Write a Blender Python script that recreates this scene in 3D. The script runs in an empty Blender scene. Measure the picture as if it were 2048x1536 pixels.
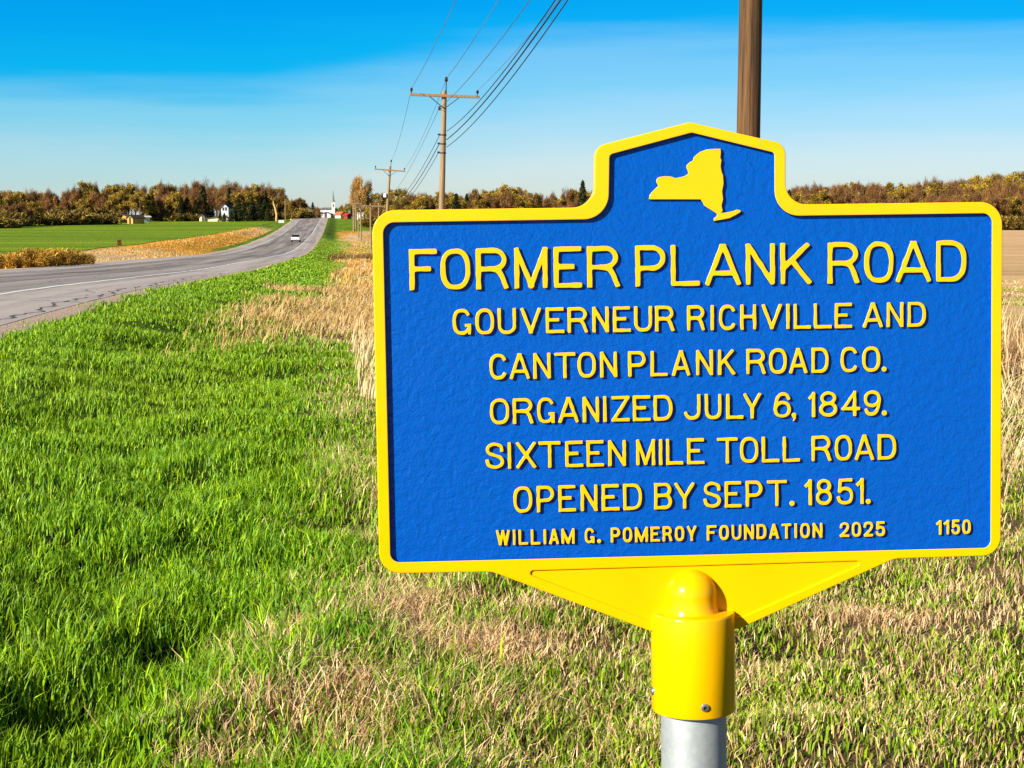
import bpy, bmesh, math, random
import numpy as np
from mathutils import Vector, Matrix

random.seed(7)
RNG = np.random.default_rng(11)
SC = bpy.context.scene
COL = SC.collection

# ------------------------------------------------------------------ camera, world, sun, exposure
EYE = 1.62
FPX = 3000.0                       # focal length in photograph pixels (2048 wide)
PITCH = math.atan(318 / FPX)
YAW = math.atan(347 / FPX * math.cos(PITCH))
cam_d = bpy.data.cameras.new('camera')
cam = bpy.data.objects.new('camera', cam_d); COL.objects.link(cam)
cam_d.sensor_width = 36; cam_d.lens = FPX / 2048 * 36
cam_d.clip_start = 0.05; cam_d.clip_end = 12000
cam.location = (0, 0, EYE)
cam.rotation_euler = (math.pi / 2 - PITCH, 0, -YAW)
cam_d.dof.use_dof = False
SC.camera = cam

SUN_EL, SUN_AZ = math.radians(25), math.radians(55)      # azimuth: from straight behind the camera towards the left
SUN_DIR = Vector((-math.sin(SUN_AZ) * math.cos(SUN_EL), -math.cos(SUN_AZ) * math.cos(SUN_EL), math.sin(SUN_EL)))
sun_d = bpy.data.lights.new('sun', 'SUN'); sun_d.energy = 5.0; sun_d.angle = math.radians(0.5)
sun_d.color = (1.0, 0.93, 0.80)
sun = bpy.data.objects.new('sun', sun_d); COL.objects.link(sun)
sun.rotation_euler = SUN_DIR.to_track_quat('Z', 'Y').to_euler()
sun.location = (-30, -30, 30)

SC.view_settings.view_transform = 'Standard'
SC.view_settings.look = 'None'
SC.view_settings.gamma = 1.0
SC.view_settings.exposure = 1.0
SC.render.engine = 'CYCLES'
SC.cycles.max_bounces = 6
SC.cycles.diffuse_bounces = 3
SC.cycles.glossy_bounces = 3
SC.cycles.transmission_bounces = 4
SC.cycles.caustics_reflective = False

world = bpy.data.worlds.new('World'); SC.world = world
world.use_nodes = True
wn, wl = world.node_tree.nodes, world.node_tree.links
wn.clear()
w_out = wn.new('ShaderNodeOutputWorld'); w_bg = wn.new('ShaderNodeBackground')
sky = wn.new('ShaderNodeTexSky'); sky.sky_type = 'NISHITA'; sky.sun_disc = False
sky.sun_elevation = SUN_EL
sky.sun_rotation = math.atan2(SUN_DIR.x, SUN_DIR.y)
sky.altitude = 100; sky.air_density = 1.0; sky.dust_density = 0.4; sky.ozone_density = 2.0
w_geo = wn.new('ShaderNodeTexCoord'); w_sep = wn.new('ShaderNodeSeparateXYZ')
wl.new(w_geo.outputs['Generated'], w_sep.inputs[0])
# the air gets a clear deep azure a few degrees up, pale at the horizon
w_map = wn.new('ShaderNodeMapping'); w_map.inputs['Scale'].default_value = (2.2, 2.2, 26)
w_map.inputs['Rotation'].default_value = (0, math.radians(3.5), 0)
wl.new(w_geo.outputs['Generated'], w_map.inputs[0])
w_noise = wn.new('ShaderNodeTexNoise'); w_noise.inputs['Scale'].default_value = 1.6
w_noise.inputs['Detail'].default_value = 6; w_noise.inputs['Roughness'].default_value = 0.55
wl.new(w_map.outputs[0], w_noise.inputs['Vector'])
w_add = wn.new('ShaderNodeMath'); w_add.operation = 'MULTIPLY_ADD'
wl.new(w_noise.outputs['Fac'], w_add.inputs[0]); w_add.inputs[1].default_value = -0.05
w_hz = wn.new('ShaderNodeMapRange'); w_hz.inputs['From Min'].default_value = -.05; w_hz.inputs['From Max'].default_value = .14   # thin high haze lies higher towards the east
w_hz.inputs['To Min'].default_value = 0; w_hz.inputs['To Max'].default_value = -.032
wl.new(w_sep.outputs['X'], w_hz.inputs['Value'])
w_tilt = wn.new('ShaderNodeMath'); w_tilt.operation = 'ADD'
wl.new(w_hz.outputs['Result'], w_tilt.inputs[0]); wl.new(w_sep.outputs['Z'], w_tilt.inputs[1]); wl.new(w_tilt.outputs[0], w_add.inputs[2])
w_ramp = wn.new('ShaderNodeValToRGB')
cr = w_ramp.color_ramp; cr.interpolation = 'EASE'
SKY_STOPS = [(0.0, (0.67, 0.76, 0.98)), (0.035, (0.51, 0.73, 0.97)), (0.066, (0.31, 0.69, 0.95)), (0.10, (0.006, 0.55, 0.95)), (0.14, (0.0, 0.49, 0.96)),
             (0.25, (0.06, 0.30, 0.62)), (0.45, (0.22, 0.30, 0.42)), (1.0, (0.28, 0.32, 0.38))]
while len(cr.elements) < len(SKY_STOPS): cr.elements.new(0.5)
for e, (p, c) in zip(cr.elements, SKY_STOPS):
    e.position = p; e.color = (*c, 1)
w_off = wn.new('ShaderNodeMath'); w_off.operation = 'ADD'; w_off.inputs[1].default_value = 0.022
wl.new(w_add.outputs[0], w_off.inputs[0]); wl.new(w_off.outputs[0], w_ramp.inputs[0])
w_mul = wn.new('ShaderNodeMix'); w_mul.data_type = 'RGBA'; w_mul.blend_type = 'MULTIPLY'
w_mul.inputs['Factor'].default_value = 1
wl.new(sky.outputs[0], w_mul.inputs['A']); wl.new(w_ramp.outputs[0], w_mul.inputs['B'])
wl.new(w_mul.outputs['Result'], w_bg.inputs['Color'])
w_side = wn.new('ShaderNodeMapRange'); w_side.inputs['From Min'].default_value = -.25; w_side.inputs['From Max'].default_value = .5
w_side.inputs['To Min'].default_value = .085; w_side.inputs['To Max'].default_value = .064
wl.new(w_sep.outputs['X'], w_side.inputs['Value']); wl.new(w_side.outputs['Result'], w_bg.inputs['Strength'])
wl.new(w_bg.outputs[0], w_out.inputs[0])

# ------------------------------------------------------------------ helpers
def ray(px, py):
    a, b = (px - 1024) / FPX, (768 - py) / FPX
    fw = Vector((math.sin(YAW) * math.cos(PITCH), math.cos(YAW) * math.cos(PITCH), -math.sin(PITCH)))
    rt = Vector((math.cos(YAW), -math.sin(YAW), 0)); up = rt.cross(fw)
    return fw + rt * a + up * b

def at(px, py, Y):
    d = ray(px, py); t = Y / d.y
    return Vector((d.x * t, Y, EYE + d.z * t))

def sstep(t):
    t = np.clip(t, 0, 1); return t * t * (3 - 2 * t)

_ty = np.arange(-400, 6001, 2.0)
def table(pts, blur=20):
    v = np.interp(_ty, [p[0] for p in pts], [p[1] for p in pts])
    k = int(blur); w = np.hanning(2 * k + 1); w /= w.sum()
    return np.convolve(np.pad(v, k, mode='edge'), w, 'valid')
T_ROAD = table([(-400, .37), (19, .36), (30, .31), (54, -.15), (72, -.5), (115, -1.05), (182, -1.9), (230, -2.05), (280, -1.75), (358, -.84), (420, .35), (492, 2.1),
                (578, 4.22), (605, 4.6), (640, 4.75), (800, 4.6), (6000, 4)], 8)
T_LEFT = table([(-400, .3), (0, .2), (70, -.95), (110, -1.3), (160, -1.2), (300, -.4), (400, .7), (500, 2.3), (560, 3.2), (620, 4.0), (800, 4.6), (6000, 6)], 12)
T_RN = table([(-400, 0), (15, 0), (30, -.12), (70, -.85), (110, -1.5), (150, -1.98), (230, -2.2), (330, -1.9), (400, -1.25), (450, .1), (500, 1.4), (550, 2.9), (600, 4.0), (640, 4.5), (800, 4.6), (6000, 4)], 7)
T_RF = table([(-400, 0), (15, 0), (30, -.12), (70, -.85), (110, -1.5), (150, -1.98), (230, -2.2), (330, -1.8), (400, -1.25), (480, -.55), (560, 2.0), (700, 9), (900, 14), (1500, 18), (6000, 20)], 7)
def tab(T, Y): return np.interp(Y, _ty, T)
RX0, RX1 = -15.9, -4.3            # paved edges
def _hash(i, j, s):
    return np.modf(np.abs(np.sin(i * 127.1 + j * 311.7 + s * 74.7) * 43758.5453))[0]
def vnoise(x, y, s=0):
    xi, yi = np.floor(x), np.floor(y); fx, fy = sstep(x - xi), sstep(y - yi)
    return (_hash(xi, yi, s) * (1 - fx) + _hash(xi + 1, yi, s) * fx) * (1 - fy) + (_hash(xi, yi + 1, s) * (1 - fx) + _hash(xi + 1, yi + 1, s) * fx) * fy
def road_z(Y): return tab(T_ROAD, Y)
HOLLOWS = []          # (x, y, radius across, radius along, depth): dips in the verge where the grass lies in shade
def ground_z(X, Y, bumps=True):
    X = np.asarray(X, float); Y = np.asarray(Y, float)
    r = road_z(Y)
    rn, rf = tab(T_RN, Y), tab(T_RF, Y)
    gr = rn + (rf - rn) * sstep((X - 25) / 110)
    gl = tab(T_LEFT, Y)
    zr = r - 0.03 + (gr - r + 0.03) * sstep((X + 4.1) / 3.6)
    zl = r - 0.03 + (gl - r + 0.03) * sstep((-16.3 - X) / 7)
    z = np.where(X > -10, zr, zl)
    z = np.where((X > RX0 - .02) & (X < RX1 + .02), r - 0.08, z)
    if bumps:
        m = sstep((X + 3.6) / 1.2) * sstep((70 - Y) / 30)
        for hx, hy, ra, rb, dp in HOLLOWS:
            z = z - dp * np.exp(-(((X - hx) / ra) ** 2 + ((Y - hy) / rb) ** 2))
        z = z + m * (0.15 * (vnoise(X * 1.1, Y * 1.1, 1) - .5) + 0.12 * (vnoise(X * 2.9, Y * 2.9, 2) - .5))
    return z
def gz(x, y): return float(ground_z(x, y))
def px_ground(px, py):
    d = ray(px, py); lo, hi = 1.0, 1500.0
    t = 1.0
    while t < 2000:
        p = Vector((0, 0, EYE)) + d * t
        if p.z < float(ground_z(p.x, p.y, False)): break
        t *= 1.01
    return Vector((p.x, p.y, float(ground_z(p.x, p.y))))

for a_, b_, ra_, rb_, dp_ in ((360, 1030, .30, .22, .13), (430, 1230, .20, .28, .12), (330, 1290, .16, .22, .10), (190, 1420, .26, .16, .10), (0, 830, .45, .5, .16), (60, 1180, .3, .25, .10), (500, 1480, .14, .14, .07), (300, 690, .5, 1.2, .15)):
    q_ = px_ground(a_, b_); HOLLOWS.append((q_.x, q_.y, ra_, rb_, dp_))
# ---- materials
def nmat(name):
    m = bpy.data.materials.new(name); m.use_nodes = True
    return m, m.node_tree.nodes, m.node_tree.links, m.node_tree.nodes['Principled BSDF']
def mat(name, c, rough=.7, var=.12, scale=8, metal=0.0, spec=.3, bump=0.0, bscale=None, coat=0.0):
    m, n, l, b = nmat(name)
    tc = n.new('ShaderNodeTexCoord')
    nz = n.new('ShaderNodeTexNoise'); nz.inputs['Scale'].default_value = scale; nz.inputs['Detail'].default_value = 5
    l.new(tc.outputs['Object'], nz.inputs['Vector'])
    rp = n.new('ShaderNodeValToRGB')
    rp.color_ramp.elements[0].position = .3; rp.color_ramp.elements[1].position = .7
    rp.color_ramp.elements[0].color = (*[x * (1 - var) for x in c], 1)
    rp.color_ramp.elements[1].color = (*[min(1, x * (1 + var)) for x in c], 1)
    l.new(nz.outputs['Fac'], rp.inputs[0]); l.new(rp.outputs[0], b.inputs['Base Color'])
    b.inputs['Roughness'].default_value = rough; b.inputs['Metallic'].default_value = metal
    b.inputs['Specular IOR Level'].default_value = spec
    b.inputs['Coat Weight'].default_value = coat; b.inputs['Coat Roughness'].default_value = .06
    if bump:
        bp = n.new('ShaderNodeBump'); bp.inputs['Strength'].default_value = bump; bp.inputs['Distance'].default_value = .02
        n2 = n.new('ShaderNodeTexNoise'); n2.inputs['Scale'].default_value = bscale or scale * 3; n2.inputs['Detail'].default_value = 4
        l.new(tc.outputs['Object'], n2.inputs['Vector']); l.new(n2.outputs['Fac'], bp.inputs['Height'])
        l.new(bp.outputs[0], b.inputs['Normal'])
    return m
def leafmat(name, trans=.3, rough=.55, spec=.25):
    """colour comes from the mesh's own per-blade colour"""
    m, n, l, b = nmat(name)
    a = n.new('ShaderNodeAttribute'); a.attribute_name = 'col'
    l.new(a.outputs['Color'], b.inputs['Base Color'])
    b.inputs['Roughness'].default_value = rough; b.inputs['Specular IOR Level'].default_value = spec
    t = n.new('ShaderNodeBsdfTranslucent'); l.new(a.outputs['Color'], t.inputs['Color'])
    mx = n.new('ShaderNodeMixShader'); mx.inputs[0].default_value = trans
    l.new(b.outputs[0], mx.inputs[1]); l.new(t.outputs[0], mx.inputs[2])
    l.new(mx.outputs[0], n['Material Output'].inputs[0])
    return m

# ---- objects
def tag(o, label=None, cat=None, group=None, kind=None):
    if label: o['label'] = label
    if cat: o['category'] = cat
    if group: o['group'] = group
    if kind: o['kind'] = kind
    return o
def empty(name, loc, label=None, cat=None, group=None, rot=(0, 0, 0)):
    o = bpy.data.objects.new(name, None); COL.objects.link(o)
    o.location = loc; o.rotation_euler = rot; o.empty_display_size = .2
    return tag(o, label, cat, group)
def link(name, me, m=None, parent=None, M=None):
    o = bpy.data.objects.new(name, me); COL.objects.link(o)
    if m is not None and not me.materials: me.materials.append(m)
    if parent: o.parent = parent
    if M is not None: o.matrix_local = M
    return o
def smooth(me, ang=40):
    me.shade_smooth(); me.set_sharp_from_angle(angle=math.radians(ang))
def bm_obj(name, bm, m, parent=None, sm=None, M=None):
    me = bpy.data.meshes.new(name); bm.normal_update(); bm.to_mesh(me); bm.free()
    if sm: smooth(me, sm)
    return link(name, me, m, parent, M)
def np_mesh(name, V, faces_sizes, loops, col=None):
    """V (n,3); faces_sizes (f,), loops flat vertex indices; col (n,3) per point"""
    me = bpy.data.meshes.new(name)
    me.vertices.add(len(V)); me.vertices.foreach_set('co', np.ascontiguousarray(V, np.float32).ravel())
    me.loops.add(len(loops)); me.loops.foreach_set('vertex_index', np.ascontiguousarray(loops, np.int32))
    me.polygons.add(len(faces_sizes))
    st = np.concatenate([[0], np.cumsum(faces_sizes)[:-1]]).astype(np.int32)
    me.polygons.foreach_set('loop_start', st)
    if col is not None:
        at_ = me.attributes.new('col', 'FLOAT_COLOR', 'POINT')
        c4 = np.ones((len(V), 4), np.float32); c4[:, :3] = col
        at_.data.foreach_set('color', c4.ravel())
    me.update(calc_edges=True)
    return me
def add_box(bm, c, s, rot=None):
    M = Matrix.Translation(c) @ (rot or Matrix.Identity(4)) @ Matrix.Diagonal((s[0], s[1], s[2], 1))
    return bmesh.ops.create_cube(bm, size=1, matrix=M)
def add_tube(bm, pts, radii, n=10, caps=True):
    rings = []
    pts = [Vector(p) for p in pts]
    for i, p in enumerate(pts):
        d = (pts[min(i + 1, len(pts) - 1)] - pts[max(i - 1, 0)]).normalized()
        u = d.cross(Vector((0, 0, 1)) if abs(d.z) < .9 else Vector((0, 1, 0))).normalized(); v = d.cross(u)
        r = radii[i] if hasattr(radii, '__len__') else radii
        rings.append([bm.verts.new(p + (u * math.cos(2 * math.pi * k / n) + v * math.sin(2 * math.pi * k / n)) * r) for k in range(n)])
    for a, b in zip(rings, rings[1:]):
        for k in range(n):
            bm.faces.new((a[k], a[(k + 1) % n], b[(k + 1) % n], b[k]))
    if caps:
        bm.faces.new(rings[0][::-1]); bm.faces.new(rings[-1])
def add_lathe(bm, prof, n=48, axis='z'):
    """prof: (r, h) list"""
    rings = []
    for r, h in prof:
        ring = []
        for k in range(n):
            a = 2 * math.pi * k / n
            x, y = r * math.cos(a), r * math.sin(a)
            ring.append(bm.verts.new((x, y, h) if axis == 'z' else (x, h, y)))
        rings.append(ring)
    for a, b in zip(rings, rings[1:]):
        for k in range(n):
            bm.faces.new((a[k], a[(k + 1) % n], b[(k + 1) % n], b[k]))
    bm.faces.new(rings[0][::-1]); bm.faces.new(rings[-1])
def copy_tree(o, parent=None):
    c = o.copy(); COL.objects.link(c)
    if parent: c.parent = parent
    for ch in list(o.children): copy_tree(ch, c)
    return c

# ------------------------------------------------------------------ setting: ground, fields, road
def grid_mesh(name, xs, ys, zf, colf=None):
    X, Y = np.meshgrid(xs, ys); nx, ny = len(xs), len(ys)
    Z = zf(X, Y)
    V = np.stack([X.ravel(), Y.ravel(), Z.ravel()], 1)
    i = (np.arange(ny - 1)[:, None] * nx + np.arange(nx - 1)[None, :]).ravel()
    L = np.stack([i, i + 1, i + nx + 1, i + nx], 1).ravel()
    me = np_mesh(name, V, np.full(len(i), 4), L, colf(X.ravel(), Y.ravel()) if colf else None)
    me.shade_smooth()
    return me

TAN = np.array((.62, .42, .20))
OCHRE = np.array((.50, .24, .025)); LAWN = np.array((.13, .225, .007)); SOIL = np.array((.022, .024, .007))

# dry patches in the mown verge: (photo x, photo y, radius across, radius along, strength)
DRY = [(620, 1280, .30, .30, .55), (560, 1430, .32, .25, .75), (700, 1420, .38, .40, .7), (470, 1500, .22, .16, .6), (1000, 1290, .5, .55, .65),
       (850, 1230, .45, .5, .6), (1150, 1250, .5, .6, .6), (1100, 1450, .45, .35, .45), (1550, 1300, .5, .5, .5), (1750, 1220, .7, .7, .75),
       (1950, 1200, .8, .8, .65), (1600, 1500, .3, .2, .35), (700, 1060, .3, .35, .3), (860, 1480, .35, .3, .4), (1950, 1080, .8, 1.2, .5), (900, 1150, .5, .5, .4), (1700, 1400, .4, .3, .25)]
DRYP = []
for (a, b, rx, ry, s) in DRY:
    p = px_ground(a, b); DRYP.append((p.x, p.y, rx, ry, s))
def dryness(X, Y):
    d = np.zeros_like(X)
    for (x, y, rx, ry, s) in DRYP:
        d = np.maximum(d, s * np.exp(-(((X - x) / rx) ** 2 + ((Y - y) / ry) ** 2)))
    d = d * (.35 + 1.3 * vnoise(X * 4.1, Y * 4.1, 5))
    right = sstep((X - (-.1) + .05 * (Y - 5)) / .6) * sstep((19 - Y) / 6)
    d = np.maximum(d, right * (.12 + .42 * vnoise(X * 2.3, Y * 2.3, 9)))
    far = sstep((X + 1.6 - .01 * Y) / 1.6) * sstep((Y - 17) / 5)
    d = np.maximum(d, far * (.15 + .75 * vnoise(X * .45, Y * .16, 3)))
    return np.clip(d, 0, 1)
def ground_col(X, Y):
    n = vnoise(X * .7, Y * .3, 4)[:, None]
    near = sstep((60 - Y) / 35)[:, None]
    dr = dryness(X, Y)[:, None]
    soil = SOIL + (np.array((.075, .13, .012)) - SOIL) * sstep((np.hypot(X, Y) - 7) / 8)[:, None]
    c_near = (soil * (1 - dr) + (TAN * .45) * dr)
    # beyond: green strip beside the road, then ochre/tan weeds, lawn near the crest
    strip = sstep((X + .9 + 1.6 * (vnoise(Y * .06, X * 0, 7) - .5)) / 1.8)[:, None]
    wv = sstep(vnoise(X * .25, Y * .035, 8) * 1.7 - .35)[:, None]
    weeds = TAN * (1 - wv) + OCHRE * wv
    wv2 = sstep(vnoise(X * .5, Y * .06, 12) * 2.4 - 1.3)[:, None]
    weeds = weeds * (1 - wv2 * .7) + LAWN * wv2 * .7
    lawn = sstep((Y - 430) / 25)[:, None] * sstep((160 - X) / 60)[:, None]
    c_far = LAWN * (1 - strip) + weeds * strip
    c_far = c_far * (1 - lawn) + LAWN * lawn
    # left of the road
    lf = sstep((-15.0 - X) / .5)[:, None]
    tan_l = TAN * 1.0 * (.85 + .3 * n)
    bank = sstep((Y - 165) / 30)[:, None] * sstep((360 - Y) / 50)[:, None]
    strip_l = sstep((X + 18.6) / 1.0)[:, None] * sstep((Y - 190) / 40)[:, None]
    c_left = tan_l * (1 - bank) + OCHRE * 1.25 * bank
    lawn_l = sstep((Y - 400) / 40)[:, None]
    c_left = c_left * (1 - lawn_l) + LAWN * lawn_l
    c_left = c_left * (1 - strip_l) + LAWN * strip_l
    c_far = c_far * (1 - lf) + c_left * lf
    c = c_near * near * (1 - lf) + c_far * (1 - near * (1 - lf))
    # forest floor under the far woods
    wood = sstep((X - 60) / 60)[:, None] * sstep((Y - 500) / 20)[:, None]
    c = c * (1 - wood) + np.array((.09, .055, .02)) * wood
    return c

def geom(a, b, d0, k):
    out = [a]; d = d0
    while out[-1] < b: out.append(out[-1] + d); d *= k
    return out
gx = sorted(set([round(v, 3) for v in
     [-v for v in geom(15.9, 3000, .5, 1.12)] + list(np.arange(-15.9, -4.2, 1.45)) + [-15.92, -15.88, -4.32, -4.28, -4.25] + list(np.arange(-4.1, 6, .17)) + geom(6, 3000, .35, 1.09)]))
gy = sorted(set([round(v, 3) for v in [-v for v in geom(0, 60, 2, 1.3)] + list(np.arange(0, 14, .17)) + geom(14, 5000, .22, 1.016)]))
m_ground, n, l, b = nmat('ground_cover')
at_ = n.new('ShaderNodeAttribute'); at_.attribute_name = 'col'
tc = n.new('ShaderNodeTexCoord')
mp = n.new('ShaderNodeMapping'); mp.inputs['Scale'].default_value = (1, .55, 1); l.new(tc.outputs['Object'], mp.inputs[0])
nz = n.new('ShaderNodeTexNoise'); nz.inputs['Scale'].default_value = 3.0; nz.inputs['Detail'].default_value = 8; nz.inputs['Roughness'].default_value = .75
l.new(mp.outputs[0], nz.inputs['Vector'])
mr = n.new('ShaderNodeMapRange'); mr.inputs['From Min'].default_value = .25; mr.inputs['From Max'].default_value = .75
mr.inputs['To Min'].default_value = .55; mr.inputs['To Max'].default_value = 1.4; l.new(nz.outputs['Fac'], mr.inputs['Value'])
mx = n.new('ShaderNodeMix'); mx.data_type = 'RGBA'; mx.blend_type = 'MULTIPLY'; mx.inputs['Factor'].default_value = 1
nz_l = n.new('ShaderNodeTexNoise'); nz_l.inputs['Scale'].default_value = .45; nz_l.inputs['Detail'].default_value = 6; nz_l.inputs['Roughness'].default_value = .7
mpl = n.new('ShaderNodeMapping'); mpl.inputs['Scale'].default_value = (1, .12, 1); l.new(tc.outputs['Object'], mpl.inputs[0]); l.new(mpl.outputs[0], nz_l.inputs['Vector'])
mrl = n.new('ShaderNodeMapRange'); mrl.inputs['From Min'].default_value = .3; mrl.inputs['From Max'].default_value = .7; mrl.inputs['To Min'].default_value = .6; mrl.inputs['To Max'].default_value = 1.35
l.new(nz_l.outputs['Fac'], mrl.inputs['Value'])
mml = n.new('ShaderNodeMath'); mml.operation = 'MULTIPLY'; l.new(mr.outputs['Result'], mml.inputs[0]); l.new(mrl.outputs['Result'], mml.inputs[1])
l.new(at_.outputs['Color'], mx.inputs['A']); l.new(mml.outputs[0], mx.inputs['B']); l.new(mx.outputs['Result'], b.inputs['Base Color'])
b.inputs['Roughness'].default_value = .9; b.inputs['Specular IOR Level'].default_value = .1
bp = n.new('ShaderNodeBump'); bp.inputs['Strength'].default_value = .9; bp.inputs['Distance'].default_value = .25
l.new(nz.outputs['Fac'], bp.inputs['Height']); l.new(bp.outputs[0], b.inputs['Normal'])
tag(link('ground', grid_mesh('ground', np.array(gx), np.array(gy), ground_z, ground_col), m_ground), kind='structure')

def strip_mesh(name, xl, xr, ys, lift, nx=2, wob=0, zf=None):
    """a ribbon between two x (numbers or functions of y), draped"""
    V = []; 
    for y in ys:
        a = xl(y) if callable(xl) else xl; c = xr(y) if callable(xr) else xr
        for k in range(nx):
            x = a + (c - a) * k / (nx - 1)
            z = (zf(x, y) if zf else float(ground_z(x, y, False))) + lift
            V.append((x, y, z))
    L = []
    for j in range(len(ys) - 1):
        for k in range(nx - 1):
            i = j * nx + k; L += [i, i + 1, i + nx + 1, i + nx]
    me = np_mesh(name, np.array(V), np.full(len(L) // 4, 4), np.array(L)); me.shade_smooth()
    return me
ry = [y for y in gy if -60 <= y <= 900]
zr_ = lambda x, y: float(road_z(y)) + .02 * (1 - ((x + 10.1) / 5.8) ** 2)     # cambered
# asphalt with wheel tracks along the lanes, patches, cracks
m_road, n, l, b = nmat('worn_asphalt')
tc = n.new('ShaderNodeTexCoord')
def tex(sc, vscale, detail=6, rough=.6):
    mp = n.new('ShaderNodeMapping'); mp.inputs['Scale'].default_value = vscale; l.new(tc.outputs['Object'], mp.inputs[0])
    t = n.new('ShaderNodeTexNoise'); t.inputs['Scale'].default_value = sc; t.inputs['Detail'].default_value = detail; t.inputs['Roughness'].default_value = rough
    l.new(mp.outputs[0], t.inputs['Vector']); return t.outputs['Fac']
t1 = tex(1.1, (1, .012, 1), 3); t2 = tex(9, (1, .4, 1), 8, .8); t3 = tex(.35, (1, .12, 1), 4)
s1 = n.new('ShaderNodeMath'); s1.operation = 'MULTIPLY_ADD'; l.new(t1, s1.inputs[0]); s1.inputs[1].default_value = 1.7; 
s2 = n.new('ShaderNodeMath'); s2.operation = 'MULTIPLY_ADD'; l.new(t2, s2.inputs[0]); s2.inputs[1].default_value = 1.0; s2.inputs[2].default_value = -1.1
l.new(s2.outputs[0], s1.inputs[2])
s3 = n.new('ShaderNodeMath'); s3.operation = 'MULTIPLY_ADD'; l.new(t3, s3.inputs[0]); s3.inputs[1].default_value = .5; l.new(s1.outputs[0], s3.inputs[2])
rp = n.new('ShaderNodeValToRGB'); rp.color_ramp.elements[0].position = .1; rp.color_ramp.elements[1].position = .9
rp.color_ramp.elements[0].color = (.13, .104, .09, 1); rp.color_ramp.elements[1].color = (.43, .37, .33, 1)
# lanes are browner and darker than the paved shoulders
sxr = n.new('ShaderNodeSeparateXYZ'); l.new(tc.outputs['Object'], sxr.inputs[0])
lx = n.new('ShaderNodeMath'); lx.operation = 'ADD'; lx.inputs[1].default_value = 10.1; l.new(sxr.outputs['X'], lx.inputs[0])
la = n.new('ShaderNodeMath'); la.operation = 'ABSOLUTE'; l.new(lx.outputs[0], la.inputs[0])
lm = n.new('ShaderNodeMapRange'); lm.inputs['From Min'].default_value = 3.3; lm.inputs['From Max'].default_value = 3.9; lm.inputs['To Min'].default_value = -.10; lm.inputs['To Max'].default_value = .24
l.new(la.outputs[0], lm.inputs['Value'])
s4 = n.new('ShaderNodeMath'); s4.operation = 'ADD'; l.new(s3.outputs[0], s4.inputs[0]); l.new(lm.outputs['Result'], s4.inputs[1])
l.new(s4.outputs[0], rp.inputs[0])
# cracks
mpv = n.new('ShaderNodeMapping'); mpv.inputs['Scale'].default_value = (.9, .22, 1); l.new(tc.outputs['Object'], mpv.inputs[0])
dz = n.new('ShaderNodeTexNoise'); dz.inputs['Scale'].default_value = 1.2; dz.inputs['Detail'].default_value = 5
l.new(mpv.outputs[0], dz.inputs['Vector'])
va = n.new('ShaderNodeVectorMath'); va.operation = 'MULTIPLY_ADD'; l.new(dz.outputs['Color'], va.inputs[0]); va.inputs[1].default_value = (.9, .9, 0); l.new(mpv.outputs[0], va.inputs[2])
vo = n.new('ShaderNodeTexVoronoi'); vo.feature = 'DISTANCE_TO_EDGE'; vo.inputs['Scale'].default_value = .55; l.new(va.outputs[0], vo.inputs['Vector'])
cm = n.new('ShaderNodeMapRange'); cm.inputs['From Min'].default_value = .004; cm.inputs['From Max'].default_value = .014; l.new(vo.outputs['Distance'], cm.inputs['Value'])
cm.inputs['To Min'].default_value = .6
mc = n.new('ShaderNodeMix'); mc.data_type = 'RGBA'; mc.blend_type = 'MULTIPLY'; mc.inputs['Factor'].default_value = 1
l.new(rp.outputs[0], mc.inputs['A']); l.new(cm.outputs['Result'], mc.inputs['B']); l.new(mc.outputs['Result'], b.inputs['Base Color'])
b.inputs['Roughness'].default_value = .8; b.inputs['Specular IOR Level'].default_value = .3
road = tag(link('road', strip_mesh('road', RX0, RX1, ry, 0, 9, zf=zr_), m_road), kind='structure')
m_line = mat('worn_white_paint', (.72, .70, .66), .6, .25, 14)
m_yline = mat('worn_yellow_paint', (.55, .45, .22), .6, .3, 9)
def wob(x, s): return lambda y: x + .02 * math.sin(y * 1.7 + s) + .02 * math.sin(y * .31 + s)
fy = [y for y in np.arange(-30, 120, .6)] + [y for y in gy if 120 < y <= 900]
def marking(name, m, xa, xb, ys):
    o = link(name, strip_mesh(name, xa, xb, ys, .006, 2, zf=zr_), m, road); return o
marking('edge_line', m_line, wob(-6.60, 0), wob(-6.42, 1), fy)
marking('edge_line', m_line, wob(-13.68, 2), wob(-13.54, 3), fy)
bmv = []; 
for k in range(60):
    y0 = 8 + k * 12.2
    ys = np.linspace(y0, y0 + 3.2, 6)
    bmv.append(strip_mesh('dash', wob(-10.17, 1), wob(-10.03, 2), list(ys), .006, 2, zf=zr_))
def join(meshes, name):
    bm = bmesh.new()
    for me in meshes: bm.from_mesh(me)
    out = bpy.data.meshes.new(name); bm.to_mesh(out); bm.free()
    for me in meshes: bpy.data.meshes.remove(me)
    return out
link('centre_line', join(bmv, 'centre_line'), m_yline, road)
# ragged crack along the pavement's near edge
cy_ = list(np.arange(6, 60, .25))
def crk(off): return lambda y: -4.62 + .10 * math.sin(y * .9) + .07 * math.sin(y * 3.3 + 1) + .05 * math.sin(y * 7.7) + off * (.5 + .5 * math.sin(y * 2.1) ** 2)
link('edge_crack', strip_mesh('edge_crack', crk(0), crk(.055), cy_, .006, 2, zf=zr_), mat('crack_fill', (.085, .075, .07), .9, .3, 20), road)
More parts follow.
